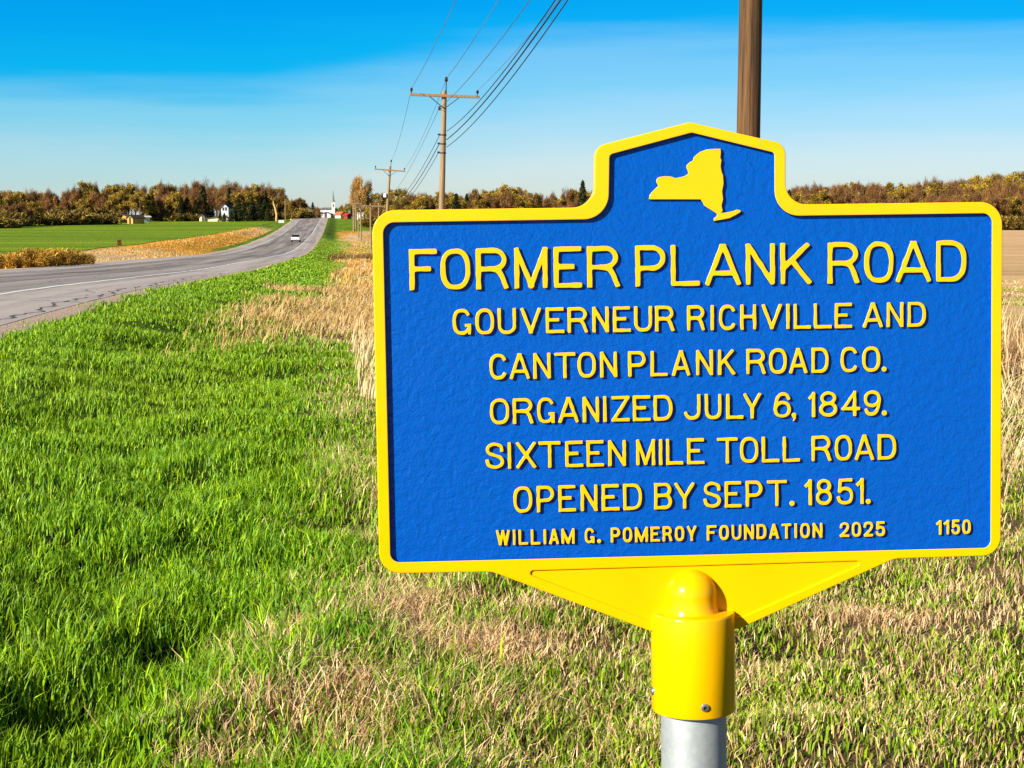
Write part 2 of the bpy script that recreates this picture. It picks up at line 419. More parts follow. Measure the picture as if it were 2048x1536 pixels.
# gravel shoulders
m_grav, n, l, b = nmat('shoulder_gravel')
tc = n.new('ShaderNodeTexCoord')
v = n.new('ShaderNodeTexNoise'); v.inputs['Scale'].default_value = 22; v.inputs['Detail'].default_value = 8; v.inputs['Roughness'].default_value = .85
l.new(tc.outputs['Object'], v.inputs['Vector'])
rp = n.new('ShaderNodeValToRGB'); rp.color_ramp.elements[0].position = .36; rp.color_ramp.elements[1].position = .66
rp.color_ramp.elements[0].color = (.30, .20, .13, 1); rp.color_ramp.elements[1].color = (.74, .55, .40, 1)
l.new(v.outputs['Fac'], rp.inputs[0]); l.new(rp.outputs[0], b.inputs['Base Color']); b.inputs['Roughness'].default_value = .95
bp = n.new('ShaderNodeBump'); bp.inputs['Distance'].default_value = .03; l.new(v.outputs['Fac'], bp.inputs['Height']); l.new(bp.outputs[0], b.inputs['Normal'])
def jag(x, a): return lambda y: x + a * math.sin(y * 1.3) + a * .8 * math.sin(y * 3.1 + 1) + a * .5 * math.sin(y * .23)
ys_f = [y for y in np.arange(-40, 100, .5)] + [y for y in gy if 100 < y <= 700]
tag(link('shoulder', strip_mesh('shoulder', RX1 - .05, jag(-3.55, .035), ys_f, .012, 5, zf=lambda x, y: (lambda t, g: max(g, float(road_z(y)) - .016 - .03 * max(0, x + 4.3)) * (1 - t) + (g - .05) * t)(min(1, max(0, (x + 4.2) / .6)) ** 2, float(ground_z(x, y, False)))), m_grav), kind='structure')
tag(link('shoulder', strip_mesh('shoulder', jag(-16.6, .1), RX0 + .05, ys_f, .012, 5, zf=lambda x, y: max(float(ground_z(x, y, False)), float(road_z(y)) - .03)), m_grav), kind='structure')

# green field on the left, stubble field on the right
def field_mat(name, ca, cb, sx, sy, sc, fine, bumpd, amp=2.0):
    m, nn, ll, bb = nmat(name)
    tc = nn.new('ShaderNodeTexCoord')
    mp = nn.new('ShaderNodeMapping'); mp.inputs['Scale'].default_value = (sx, sy, 1); ll.new(tc.outputs['Object'], mp.inputs[0])
    a = nn.new('ShaderNodeTexNoise'); a.inputs['Scale'].default_value = sc; a.inputs['Detail'].default_value = 4; ll.new(mp.outputs[0], a.inputs['Vector'])
    f = nn.new('ShaderNodeTexNoise'); f.inputs['Scale'].default_value = fine; f.inputs['Detail'].default_value = 8; f.inputs['Roughness'].default_value = .8; ll.new(tc.outputs['Object'], f.inputs['Vector'])
    ad = nn.new('ShaderNodeMath'); ad.operation = 'MULTIPLY_ADD'; ll.new(f.outputs['Fac'], ad.inputs[0]); ad.inputs[1].default_value = .9; 
    sb = nn.new('ShaderNodeMath'); sb.operation = 'MULTIPLY_ADD'; ll.new(a.outputs['Fac'], sb.inputs[0]); sb.inputs[1].default_value = amp; sb.inputs[2].default_value = -.475 * amp
    ll.new(sb.outputs[0], ad.inputs[2])
    rp = nn.new('ShaderNodeValToRGB'); rp.color_ramp.elements[0].position = .3; rp.color_ramp.elements[1].position = .72
    rp.color_ramp.elements[0].color = (*ca, 1); rp.color_ramp.elements[1].color = (*cb, 1)
    ll.new(ad.outputs[0], rp.inputs[0]); ll.new(rp.outputs[0], bb.inputs['Base Color']); bb.inputs['Roughness'].default_value = .9; bb.inputs['Specular IOR Level'].default_value = .1
    bp = nn.new('ShaderNodeBump'); bp.inputs['Distance'].default_value = bumpd; bp.inputs['Strength'].default_value = .8; ll.new(f.outputs['Fac'], bp.inputs['Height']); ll.new(bp.outputs[0], bb.inputs['Normal'])
    return m
def field(name, m, right, left, ys, nx=40):
    V = []
    for y in ys:
        a, c = left(y), right(y)
        for k in range(nx):
            x = a + (c - a) * (k / (nx - 1)); V.append((x, y, float(ground_z(x, y, False)) + .05))
    L = []
    for j in range(len(ys) - 1):
        for k in range(nx - 1):
            i = j * nx + k; L += [i, i + 1, i + nx + 1, i + nx]
    me = np_mesh(name, np.array(V), np.full(len(L) // 4, 4), np.array(L)); me.shade_smooth()
    return tag(link(name, me, m), kind='structure')
m_wheat = field_mat('winter_wheat', (.085, .165, .004), (.235, .33, .010), .012, .16, 1.0, 2.2, .3)
wl_y = [y for y in gy if 150 <= y <= 545]
def wheat_right(y):
    return np.interp(y, [150, 165, 200, 260, 330, 400, 480, 545], [-29, -27.5, -27, -26, -25, -23.5, -22, -22]) + .5 * math.sin(y * .13)
field('green_field', m_wheat, wheat_right, lambda y: -320, wl_y, 60)
m_stub = field_mat('corn_stubble', (.42, .25, .10), (.80, .54, .29), .05, .22, .8, 3.2, .12, .7)
sf_y = [y for y in gy if 19 <= y <= 492]
field('stubble_field', m_stub, lambda y: 400, lambda y: np.interp(y, [19, 60, 200, 492], [5.2, 8.5, 20, 60]), sf_y, 70)

# ------------------------------------------------------------------ the historical marker
S_POS = Vector((0.59098803, 2.46470321, 1.34888245))
S_R = Vector((0.99880621, -0.04682833, 0.0139016)); S_U = -Vector((0.01194406, -0.04182599, -0.99905352)); S_N = -Vector((0.04736546, 0.9980269, -0.04121674))
S_M = Matrix(((S_R.x, S_U.x, S_N.x, S_POS.x), (S_R.y, S_U.y, S_N.y, S_POS.y), (S_R.z, S_U.z, S_N.z, S_POS.z), (0, 0, 0, 1)))
def uv(px, py, depth=0.0):
    """photograph point -> the sign's own plane (metres), at a distance in front (+) of its face"""
    d = ray(px, py); o = Vector((0, 0, EYE)); pl = S_POS + S_N * depth
    t = (pl - o).dot(S_N) / d.dot(S_N); p = o + d * t - S_POS
    return Vector((p.dot(S_R), p.dot(S_U)))
PXM = (uv(1400, 760) - uv(1300, 760)).length / 100         # metres per photo pixel
AX = uv(1389, 1345)                                        # post axis in the plane
post_z0 = S_POS + S_R * AX.x + S_U * AX.y
tt = (post_z0.z - gz(post_z0.x, post_z0.y)) / S_U.z
base = post_z0 - S_U * tt
marker = empty('historical_marker', base, 'blue and yellow cast metal historical marker on a galvanised post', 'sign')
S_LOC = Matrix.Translation(base).inverted() @ S_M

def fillet(pts, n=10):
    out = []; P = [uv(p[0], p[1]) for p in pts]; R = [p[2] * PXM if len(p) > 2 else 0 for p in pts]
    for i, p in enumerate(P):
        a, c = P[i - 1], P[(i + 1) % len(P)]; r = R[i]
        if r < 1e-6: out.append(p); continue
        da, dc = (a - p).normalized(), (c - p).normalized()
        ang = da.angle(dc); t = min(r / math.tan(ang / 2), .48 * (a - p).length, .48 * (c - p).length); r = t * math.tan(ang / 2)
        ctr = p + (da + dc).normalized() * (r / math.sin(ang / 2))
        s, e = p + da * t - ctr, p + dc * t - ctr
        a0 = math.atan2(s.y, s.x); a1 = math.atan2(e.y, e.x); dd = (a1 - a0 + math.pi) % (2 * math.pi) - math.pi
        for k in range(n + 1):
            q = a0 + dd * k / n; out.append(ctr + Vector((math.cos(q), math.sin(q))) * r)
    return out
def curve_mesh(name, loops, z0, z1, bevel, res=2, ang=50):
    cu = bpy.data.curves.new(name, 'CURVE'); cu.dimensions = '2D'; cu.fill_mode = 'BOTH'
    for lp in loops:
        sp = cu.splines.new('POLY'); sp.points.add(len(lp) - 1); sp.use_cyclic_u = True
        sp.points.foreach_set('co', [v for p in lp for v in (p[0], p[1], 0, 1)])
    cu.extrude = (z1 - z0) / 2 - bevel; cu.bevel_depth = bevel; cu.bevel_resolution = res; cu.offset = -bevel
    o = bpy.data.objects.new(name, cu); COL.objects.link(o)
    dg = bpy.context.evaluated_depsgraph_get()
    me = bpy.data.meshes.new_from_object(o.evaluated_get(dg)); me.name = name
    bpy.data.objects.remove(o); bpy.data.curves.remove(cu)
    me.materials.clear()
    me.transform(Matrix.Translation((0, 0, (z0 + z1) / 2)))
    smooth(me, ang)
    return me

m_yel, n, l, b = nmat('glossy_yellow_enamel')
b.inputs['Base Color'].default_value = (.93, .60, .002, 1); b.inputs['Roughness'].default_value = .2; b.inputs['Specular IOR Level'].default_value = .3
tc = n.new('ShaderNodeTexCoord'); nz = n.new('ShaderNodeTexNoise'); nz.inputs['Scale'].default_value = 45; nz.inputs['Detail'].default_value = 4
l.new(tc.outputs['Object'], nz.inputs['Vector']); bp = n.new('ShaderNodeBump'); bp.inputs['Strength'].default_value = .25; bp.inputs['Distance'].default_value = .0012
l.new(nz.outputs['Fac'], bp.inputs['Height']); l.new(bp.outputs[0], b.inputs['Normal'])
nz2 = n.new('ShaderNodeTexNoise'); nz2.inputs['Scale'].default_value = 6; nz2.inputs['Detail'].default_value = 6; l.new(tc.outputs['Object'], nz2.inputs['Vector'])
rp = n.new('ShaderNodeValToRGB'); rp.color_ramp.elements[0].position = .3; rp.color_ramp.elements[1].position = .7
rp.color_ramp.elements[0].color = (.86, .43, .0001, 1); rp.color_ramp.elements[1].color = (.90, .465, .0002, 1)
l.new(nz2.outputs['Fac'], rp.inputs[0]); l.new(rp.outputs[0], b.inputs['Base Color'])

m_blue, n, l, b = nmat('glossy_blue_enamel')
tc = n.new('ShaderNodeTexCoord')
b.inputs['Base Color'].default_value = (.0, .074, .375, 1); b.inputs['Roughness'].default_value = .22; b.inputs['Specular IOR Level'].default_value = .2
b.inputs['Coat Weight'].default_value = .35; b.inputs['Coat Roughness'].default_value = .12
na = n.new('ShaderNodeTexNoise'); na.inputs['Scale'].default_value = 80; na.inputs['Detail'].default_value = 4; na.inputs['Roughness'].default_value = .55; na.inputs['Distortion'].default_value = .25
nb = n.new('ShaderNodeTexNoise'); nb.inputs['Scale'].default_value = 260; nb.inputs['Detail'].default_value = 2
l.new(tc.outputs['Object'], na.inputs['Vector']); l.new(tc.outputs['Object'], nb.inputs['Vector'])
ad = n.new('ShaderNodeMath'); ad.operation = 'MULTIPLY_ADD'; ad.inputs[1].default_value = .3; l.new(nb.outputs['Fac'], ad.inputs[0]); l.new(na.outputs['Fac'], ad.inputs[2])
bp = n.new('ShaderNodeBump'); bp.inputs['Strength'].default_value = .85; bp.inputs['Distance'].default_value = .0026
l.new(ad.outputs[0], bp.inputs['Height']); l.new(bp.outputs[0], b.inputs['Normal']); l.new(bp.outputs[0], b.inputs['Coat Normal'])

nr = n.new('ShaderNodeTexNoise'); nr.inputs['Scale'].default_value = 5; nr.inputs['Detail'].default_value = 7; nr.inputs['Roughness'].default_value = .65; l.new(tc.outputs['Object'], nr.inputs['Vector'])
mrr = n.new('ShaderNodeMapRange'); mrr.inputs['From Min'].default_value = .3; mrr.inputs['From Max'].default_value = .7; mrr.inputs['To Min'].default_value = .13; mrr.inputs['To Max'].default_value = .34
l.new(nr.outputs['Fac'], mrr.inputs['Value']); l.new(mrr.outputs['Result'], b.inputs['Roughness'])
OUTER = [(743.9, 420.6, 45), (1189.5, 414.5, 45), (1190.5, 293, 24), (1379.5, 244, 25), (1571.3, 288, 26), (1571.6, 409, 42), (2005.2, 403.3, 45), (2001.8, 1111, 38),
         (1790, 1117.2, 70), (1478, 1258, 4), (1300, 1262, 4), (984, 1143.6, 70), (759, 1147.4, 42)]
INNER = [(766.5, 445.5, 22), (1217.5, 438.5, 50), (1219.7, 309.5, 9), (1384, 265.5, 14), (1548.6, 305.5, 7), (1549, 432.5, 50), (1983.6, 426.8, 18), (1980.8, 1095, 15), (781.5, 1124.5, 18)]
RECESS = [(1041, 1142.2, 5), (1738, 1121.5, 5), (1490, 1232, 3), (1305, 1243.5, 3)]
def paint_sides(me, near=None):
    """the cast walls carry the blue of the ground colour; only the tops are picked out in yellow"""
    me.materials.clear(); me.materials.append(m_yel); me.materials.append(m_blue)
    n_ = np.empty(len(me.polygons) * 3, np.float32); me.polygons.foreach_get('normal', n_); n_ = n_.reshape(-1, 3)
    c_ = np.empty(len(me.polygons) * 3, np.float32); me.polygons.foreach_get('center', c_); c_ = c_.reshape(-1, 3)
    k = np.abs(n_[:, 2]) < .6
    if near is not None:
        d = np.full(len(c_), 9.0)
        for i in range(len(near)):
            a = np.array(near[i - 1]); e = np.array(near[i]) - a; L = max(1e-9, e @ e)
            t = np.clip(((c_[:, :2] - a) @ e) / L, 0, 1)[:, None]
            d = np.minimum(d, np.linalg.norm(c_[:, :2] - a - t * e, axis=1))
        k &= d < .0035
    me.polygons.foreach_set('material_index', k.astype(np.int32)); me.update()
    return me
frame = link('frame', paint_sides(curve_mesh('frame', [fillet(OUTER), fillet(INNER), fillet(RECESS, 4)], -.024, 0, .0018, 3), fillet(INNER)), m_yel, marker, S_LOC)
def grow(lp, d):
    c = sum(lp, Vector((0, 0))) / len(lp); out = []
    for i, p in enumerate(lp):
        t = (lp[(i + 1) % len(lp)] - lp[i - 1]); t = t.normalized() if t.length > 1e-9 else Vector((1, 0))
        nrm = Vector((t.y, -t.x)); out.append((p, nrm))
    a = sum(lp[i - 1].x * lp[i].y - lp[i].x * lp[i - 1].y for i in range(len(lp)))
    return [p + nn * (d if a > 0 else -d) for p, nn in out]
panel = link('sign_panel', curve_mesh('sign_panel', [grow(fillet(INNER, 6), .004)], -.020, -.0085, .0005, 1), m_blue, marker, S_LOC)
link('gusset_plate', curve_mesh('gusset_plate', [grow(fillet(RECESS, 4), .006)], -.019, -.0034, .0005, 1), m_yel, marker, S_LOC)

# -- lettering: strokes -> outlines through a distance field, cast in relief
def arcp(cx, cy, rx, ry, a0, a1, n=20, e=2.0):
    out = []
    for k in range(n + 1):
        a = math.radians(a0 + (a1 - a0) * k / n); c, s = math.cos(a), math.sin(a)
        out.append((cx + rx * math.copysign(abs(c) ** (2 / e), c), cy + ry * math.copysign(abs(s) ** (2 / e), s)))
    return out
def spl(P, n=7):
    out = []
    for i in range(len(P) - 1):
        p0, p1, p2, p3 = P[max(i - 1, 0)], P[i], P[i + 1], P[min(i + 2, len(P) - 1)]
        for k in range(n):
            t = k / n
            out.append(tuple(.5 * ((2 * p1[j]) + (-p0[j] + p2[j]) * t + (2 * p0[j] - 5 * p1[j] + 4 * p2[j] - p3[j]) * t * t + (-p0[j] + 3 * p1[j] - 3 * p2[j] + p3[j]) * t ** 3) for j in (0, 1)))
    return out + [P[-1]]
SIX = spl([(.95, .80), (.82, .95), (.55, 1), (.28, .93), (.08, .70), (0, .35), (.12, .10), (.5, 0), (.88, .09), (1, .31), (.88, .53), (.5, .62), (.15, .52), (.01, .35)])
GL = {
 'A': [[(0, 0), (.47, 1)], [(.47, 1), (.53, 1)], [(.53, 1), (1, 0)], [(.18, .27), (.82, .27)]],
 'B': [[(0, 0), (0, 1)], [(0, 1)] + arcp(.62, .765, .33, .235, 90, -90, 14) + [(0, .53)], [(0, .53)] + arcp(.66, .265, .34, .265, 90, -90, 14) + [(0, 0)]],
 'C': [arcp(.5, .5, .5, .5, 38, 322, 36, 2.5)],
 'D': [[(0, 0), (0, 1)], [(0, 1), (.45, 1)] + arcp(.45, .5, .55, .5, 90, -90, 24, 2.5) + [(.45, 0), (0, 0)]],
 'E': [[(0, 0), (0, 1)], [(0, 1), (.97, 1)], [(0, .52), (.68, .52)], [(0, 0), (1, 0)]],
 'F': [[(0, 0), (0, 1)], [(0, 1), (1, 1)], [(0, .52), (.72, .52)]],
 'G': [arcp(.5, .5, .5, .5, 38, 330, 36, 2.5), [(1, .30), (1, 0)], [(.80, .34), (1, .34)]],
 'H': [[(0, 0), (0, 1)], [(1, 0), (1, 1)], [(0, .52), (1, .52)]],
 'I': [[(.5, 0), (.5, 1)]],
 'J': [[(1, 1), (1, .3)] + arcp(.5, .3, .5, .3, 0, -165, 18)],
 'K': [[(0, 0), (0, 1)], [(0, .37), (.92, 1)], [(.34, .60), (1, 0)]],
 'L': [[(0, 1), (0, 0)], [(0, 0), (1, 0)]],
 'M': [[(0, 0), (0, 1)], [(0, 1), (.5, .02)], [(.5, .02), (1, 1)], [(1, 1), (1, 0)]],
 'N': [[(0, 0), (0, 1)], [(.02, 1), (.98, 0)], [(1, 0), (1, 1)]],
 'O': [arcp(.5, .5, .5, .5, 0, 360, 44, 2.5)],
 'P': [[(0, 0), (0, 1)], [(0, 1), (.5, 1)] + arcp(.58, .72, .42, .28, 90, -90, 16) + [(0, .44)]],
 'R': [[(0, 0), (0, 1)], [(0, 1), (.5, 1)] + arcp(.56, .745, .38, .255, 90, -90, 16) + [(0, .49)], spl([(.45, .49), (.70, .44), (.85, .28), (.93, .10), (.98, 0)])],
 'S': [spl([(.96, .74), (.90, .90), (.5, 1), (.13, .92), (.02, .75), (.14, .60), (.5, .51), (.86, .41), (1, .25), (.88, .08), (.5, 0), (.10, .09), (.0, .27)])],
 'T': [[(0, 1), (1, 1)], [(.5, 1), (.5, 0)]],
 'U': [[(0, 1), (0, .32)] + arcp(.5, .32, .5, .32, 180, 360, 22, 2.2) + [(1, 1)]],
 'V': [[(0, 1), (.5, .01)], [(.5, .01), (1, 1)]],
 'W': [[(0, 1), (.25, 0)], [(.25, 0), (.5, 1)], [(.5, 1), (.75, 0)], [(.75, 0), (1, 1)]],
 'X': [[(0, 0), (1, 1)], [(0, 1), (1, 0)]],
 'Y': [[(0, 1), (.5, .40)], [(1, 1), (.5, .40)], [(.5, .42), (.5, 0)]],
 'Z': [[(0, 1), (1, 1)], [(1, 1), (0, 0)], [(0, 0), (1, 0)]],
 '0': [arcp(.5, .5, .5, .5, 0, 360, 44, 2.6)],
 '1': [[(1, 0), (1, 1)], [(1, .98), (.0, .80)]],
 '2': [spl([(0, .72), (.12, .93), (.5, 1), (.88, .93), (1, .73), (.85, .50), (.4, .22), (.02, 0)]), [(0, 0), (1, 0)]],
 '4': [[(.74, 0), (.74, 1)], [(.74, 1), (0, .27)], [(0, .27), (1, .27)]],
 '5': [[(.92, 1), (.14, 1)], [(.14, 1), (.08, .52)], spl([(.08, .52), (.3, .62), (.58, .63), (.9, .53), (1, .32), (.88, .08), (.5, 0), (.12, .07), (.0, .22)])],
 '6': [SIX], '9': [[(1 - x, 1 - y) for x, y in SIX]],
 '8': [arcp(.5, .765, .43, .235, 0, 360, 30), arcp(.5, .265, .5, .265, 0, 360, 30)],
}
def contours(F, lev, x0, y0, h):
    """marching squares on F (ny,nx): closed loops where F crosses lev"""
    ny, nx = F.shape; nxt = {}; pos = {}
    def ep(kind, i, j):
        k = (kind, i, j)
        if k not in pos:
            if kind == 'h': a, c = F[j, i], F[j, i + 1]; t = (lev - a) / (c - a); pos[k] = (x0 + (i + t) * h, y0 + j * h)
            else: a, c = F[j, i], F[j + 1, i]; t = (lev - a) / (c - a); pos[k] = (x0 + i * h, y0 + (j + t) * h)
        return k
    I = F < lev
    code = I[:-1, :-1] * 1 + I[:-1, 1:] * 2 + I[1:, 1:] * 4 + I[1:, :-1] * 8
    js, is_ = np.nonzero((code > 0) & (code < 15))
    T = {1: 'LB', 2: 'BR', 3: 'LR', 4: 'RT', 6: 'BT', 7: 'LT', 8: 'TL', 9: 'TB', 11: 'TR', 12: 'RL', 13: 'RB', 14: 'BL', 5: 'LBRT', 10: 'BRTL'}
    for j, i in zip(js, is_):
        s = T[int(code[j, i])]; E = {'B': ('h', i, j), 'T': ('h', i, j + 1), 'L': ('v', i, j), 'R': ('v', i + 1, j)}
        for q in range(0, len(s), 2):
            nxt[ep(*E[s[q]])] = ep(*E[s[q + 1]])
    loops = []
    while nxt:
        k0, k = nxt.popitem(); lp = [k0]
        while k != k0:
            lp.append(k)
            if k not in nxt: break
            k = nxt.pop(k)
        if len(lp) > 5:
            P = np.array([pos[q] for q in lp])
            P = (np.roll(P, 1, 0) + 2 * P + np.roll(P, -1, 0)) / 4
            loops.append(P)
    return loops
def letter_loops(ch, x0, y0, w, h, s, seed):
    """outline loops (metres) of one cast letter in the box, stroke width s"""
    if ch in '.,':
        r = w / 2; P = [(x0 + r + r * math.cos(a), y0 + r * .95 + r * math.sin(a)) for a in np.linspace(0, 2 * math.pi, 18, endpoint=False)]
        if ch == ',':
            P = [(x0 + r + r * .95 * math.cos(a), y0 + r + r * .95 * math.sin(a)) for a in np.linspace(-.6, math.pi * 1.25, 14)] + [(x0 + .55 * r, y0 - .1 * r), (x0 + .9 * r, y0 - .35 * r), (x0 + .5 * r, y0 - 1.3 * r), (x0 + .95 * r, y0 - 1.45 * r), (x0 + 1.75 * r, y0 - .4 * r)]
        return [np.array(P)]
    res = s / 5.0; nx = int(w / res) + 8; ny = int(h / res) + 8
    gx_ = x0 - 4 * res + np.arange(nx) * res; gy_ = y0 - 4 * res + np.arange(ny) * res
    X, Y = np.meshgrid(gx_, gy_); D = np.full(X.shape, 1e9)
    r = s / 2
    for st in GL[ch]:
        P = [np.array((x0 + r + p[0] * (w - s), y0 + r + p[1] * (h - s))) for p in st]
        if ch == 'I': P = [np.array((x0 + w / 2, p[1])) for p in P]
        closed = np.hypot(*(P[0] - P[-1])) < res * .5
        for i in range(len(P) - 1):
            a, c = P[i], P[i + 1]; d = c - a; L = np.hypot(*d)
            if L < 1e-9: continue
            d = d / L; px_, py_ = X - a[0], Y - a[1]; t = px_ * d[0] + py_ * d[1]; nn = np.abs(-px_ * d[1] + py_ * d[0])
            lo, hi = t < 0, t > L
            q = np.where(lo, np.hypot(t, nn), np.where(hi, np.hypot(t - L, nn), nn)) - r
            if not closed and i == 0: q = np.where(lo, np.maximum(nn - r, -t - r), q)
            if not closed and i == len(P) - 2: q = np.where(hi, np.maximum(nn - r, t - L - r), q)
            D = np.minimum(D, q)
    D = D + (vnoise(X / (s * 1.3), Y / (s * 1.3), seed) - .5) * s * .16
    # clip diagonals' caps to the letter's own height
    D = np.maximum(D, np.maximum(y0 - Y, Y - (y0 + h)) - s * .04)
    return contours(D, 0, gx_[0], gy_[0], res)

LINES = [
 # (stroke px, (x left, cap top, baseline), (x right, cap top, baseline), [(text, [left, right, left, right ...])])
 ('FORMER PLANK ROAD', 9.8, (847, 498, 580.5), (1904, 480.5, 563.5),
  [818.8, 875.4, 880.8, 941, 952, 1017.6, 1029, 1095.5, 1107.8, 1165, 1174.8, 1240.4, 1271.3, 1331.9, 1342.4, 1400.7, 1411, 1482.5, 1492.5, 1551, 1562, 1624, 1656.6, 1720.6, 1729.8, 1788.8, 1793, 1863.7, 1873.7, 1934.4]),
 ('GOUVERNEUR RICHVILLE AND', 6.7, (924, 617.8, 670), (1835, 603.7, 653.7),
  [905.4, 942.4, 951, 988.8, 995.7, 1032.6, 1041.6, 1082.6, 1092, 1128.8, 1135.7, 1176.7, 1185, 1218.5, 1226.7, 1262.3, 1269.1, 1305, 1311, 1350, 1374.9, 1411.4, 1421.3, 1429.5, 1438.8, 1473.5, 1481.5, 1513.6, 1524.6, 1564.8,
   1573, 1581.2, 1588.5, 1623, 1628.7, 1664.5, 1670.7, 1706, 1727, 1766.8, 1774.8, 1808.4, 1816.8, 1853.3]),
 ('CANTON PLANK ROAD CO.', 6.7, (997, 707.7, 759.5), (1743, 693.3, 744),
  [979, 1014.8, 1019.5, 1060, 1067, 1102, 1109, 1151.5, 1155.6, 1192.5, 1200.8, 1235, 1256.8, 1292.4, 1302, 1336.5, 1344.6, 1381, 1393, 1427, 1437, 1471, 1493.6, 1533, 1539, 1574.7, 1579.4, 1616, 1624.3, 1658.7, 1682.4, 1717.5, 1725.5, 1762, 1764.6, 1774.8]),
 ('ORGANIZED JULY 6, 1849.', 6.7, (1000, 797.5, 849), (1746, 781, 832),
  [980, 1019, 1026, 1067.6, 1074.6, 1109.8, 1117.4, 1158, 1166, 1199, 1206.4, 1214.6, 1224.3, 1260, 1266.5, 1302.6, 1308, 1345.7, 1368.3, 1402, 1410.7, 1444, 1453.4, 1488, 1488, 1523, 1548.4, 1583, 1584, 1594, 1617.8, 1631.6, 1639.7, 1676, 1684.6, 1721.8, 1729, 1763, 1765, 1775.5]),
 ('SIXTEEN MILE TOLL ROAD', 6.7, (990, 885.5, 938.5), (1775, 868.7, 919.8),
  [971.5, 1008.7, 1015.2, 1023.6, 1033, 1072.6, 1078, 1122, 1131, 1167, 1173.6, 1209, 1217, 1252.7, 1273, 1311, 1318.2, 1326.4, 1333, 1367.6, 1375, 1410, 1434.4, 1477, 1480.8, 1518, 1524.6, 1560, 1566.6, 1601.3, 1624.3, 1664.5, 1670.7, 1705.4, 1711, 1749, 1757, 1793.8]),
 ('OPENED BY SEPT. 1851.', 6.7, (1046, 973, 1026.3), (1690, 957.5, 1009.7),
  [1027, 1065, 1074, 1108.6, 1117.4, 1153, 1162, 1195.6, 1204, 1239.6, 1247, 1285, 1309, 1345, 1350, 1390, 1408, 1443, 1450.4, 1484.6, 1492.5, 1526, 1534.7, 1574.9, 1580, 1590.5, 1610.6, 1625, 1633, 1665.5, 1675, 1708, 1714, 1728.7, 1732.8, 1743]),
]
SMALL = [('WILLIAM', 992.6, 1150), ('G.', 1169.8, 1203), ('POMEROY', 1222, 1394), ('FOUNDATION', 1414.4, 1646.3), ('2025', 1680.8, 1771.7), ('1150', 1873.8, 1943.4)]
SW = {'I': 7, '.': 8, '1': 12, 'W': 27, 'M': 26}
sx = []; stext = ''
for wd, a, c in SMALL:
    ws = [SW.get(ch, 19) for ch in wd]; gap = 5.0; tot = sum(ws) + gap * (len(wd) - 1); k = (c - a) / tot; x = a
    for ch, w_ in zip(wd, ws): sx += [x, x + w_ * k]; x += (w_ + gap) * k
    stext += wd + ' '
q0 = 0
for wds in (('WILLIAM', 'G.', 'POMEROY', 'FOUNDATION'), ('2025',), ('1150',)):
    k = sum(len(w_) for w_ in wds); LINES.append((' '.join(wds), 5.3, (1006, 1060.8, 1091.5), (1908, 1040, 1069.7), sx[2 * q0:2 * (q0 + k)])); q0 += k
sd = 0
for text, spx, A, B, xs in LINES:
    loops = []; q = 0; al, bl = uv(A[0], A[1]), uv(A[0], A[2]); ar, br = uv(B[0], B[1]), uv(B[0], B[2])
    for ch in text:
        if ch == ' ': continue
        xl, xr = xs[2 * q], xs[2 * q + 1]; q += 1; sd += 1
        f = ((xl + xr) / 2 - A[0]) / (B[0] - A[0]); ym = (A[1] + A[2]) / 2 * (1 - f) + (B[1] + B[2]) / 2 * f
        ul, ur = uv(xl, ym).x, uv(xr, ym).x
        vb = bl.y * (1 - f) + br.y * f; vt = al.y * (1 - f) + ar.y * f
        loops += letter_loops(ch, ul, vb, ur - ul, vt - vb, spx * PXM, sd)
    link('lettering', paint_sides(curve_mesh('lettering', loops, -.013, -.0030, .0007, 2, 60)), m_yel, panel)
STATE = [(608, 690), (612, 662), (625, 637), (645, 618), (660, 602), (685, 580), (677, 562), (668, 548), (672, 522), (690, 508), (730, 500), (770, 501), (800, 505), (820, 515), (850, 512), (900, 500), (930, 480), (928, 460), (915, 430), (918, 410), (940, 387),
         (968, 372), (975, 347), (1000, 322), (1030, 300), (1080, 281), (1140, 276), (1195, 273), (1200, 300), (1195, 350), (1205, 367), (1197, 420), (1207, 470), (1217, 490), (1222, 560), (1210, 622), (1218, 690), (1205, 740), (1215, 785), (1200, 802),
         (1250, 797), (1300, 786), (1325, 774), (1360, 778), (1362, 795), (1320, 820), (1270, 845), (1220, 855), (1140, 868), (1140, 845), (1165, 827), (1165, 806), (1130, 785), (1090, 760), (1060, 740), (1050, 715), (1030, 690)]
link('state_outline', paint_sides(curve_mesh('state_outline', [[uv(1150 + x / 4.096, 230 + y / 4.096) for x, y in STATE]], -.013, -.0028, .0009, 2, 60)), m_yel, panel)

# -- collar, cap, bolts, post
S_POST = S_LOC @ Matrix.Translation((AX.x, AX.y, -.012)) @ Matrix.Rotation(-math.pi / 2, 4, 'X')   # local z up the post
def sv(py, d=0.0): return uv(1389, py, d).y - AX.y
cr_ = 84.5 * PXM; top, bot = sv(1238, .05), sv(1441, .06)
bm = bmesh.new()
add_lathe(bm, [(cr_ * .80, bot), (cr_ * .985, bot), (cr_, bot + .002), (cr_ * .998, top - .005), (cr_ * .988, top - .002), (cr_ * .965, top), (cr_ * .3, top + .001)], 72)
collar = bm_obj('collar', bm, m_yel, marker, 35, S_POST)
bm = bmesh.new()
dr_ = 53 * PXM; ct = sv(1191)
prof = [(dr_ * 1.12, top - .004), (dr_ * 1.05, top + .003), (dr_ * 1.0, top + .010), (dr_, ct)] + [(dr_ * math.cos(a), ct + dr_ * math.sin(a)) for a in np.linspace(.12, 1.50, 14)]
add_lathe(bm, prof, 56)
bm.transform(Matrix.Translation((-4 * PXM, 0, 0)))
bm_obj('post_cap', bm, m_yel, marker, 60, S_POST)
m_steel = mat('stainless_steel', (.62, .60, .56), .28, .08, 60, metal=.9)
m_dark = mat('dark_socket', (.02, .02, .02), .6, .1, 30)
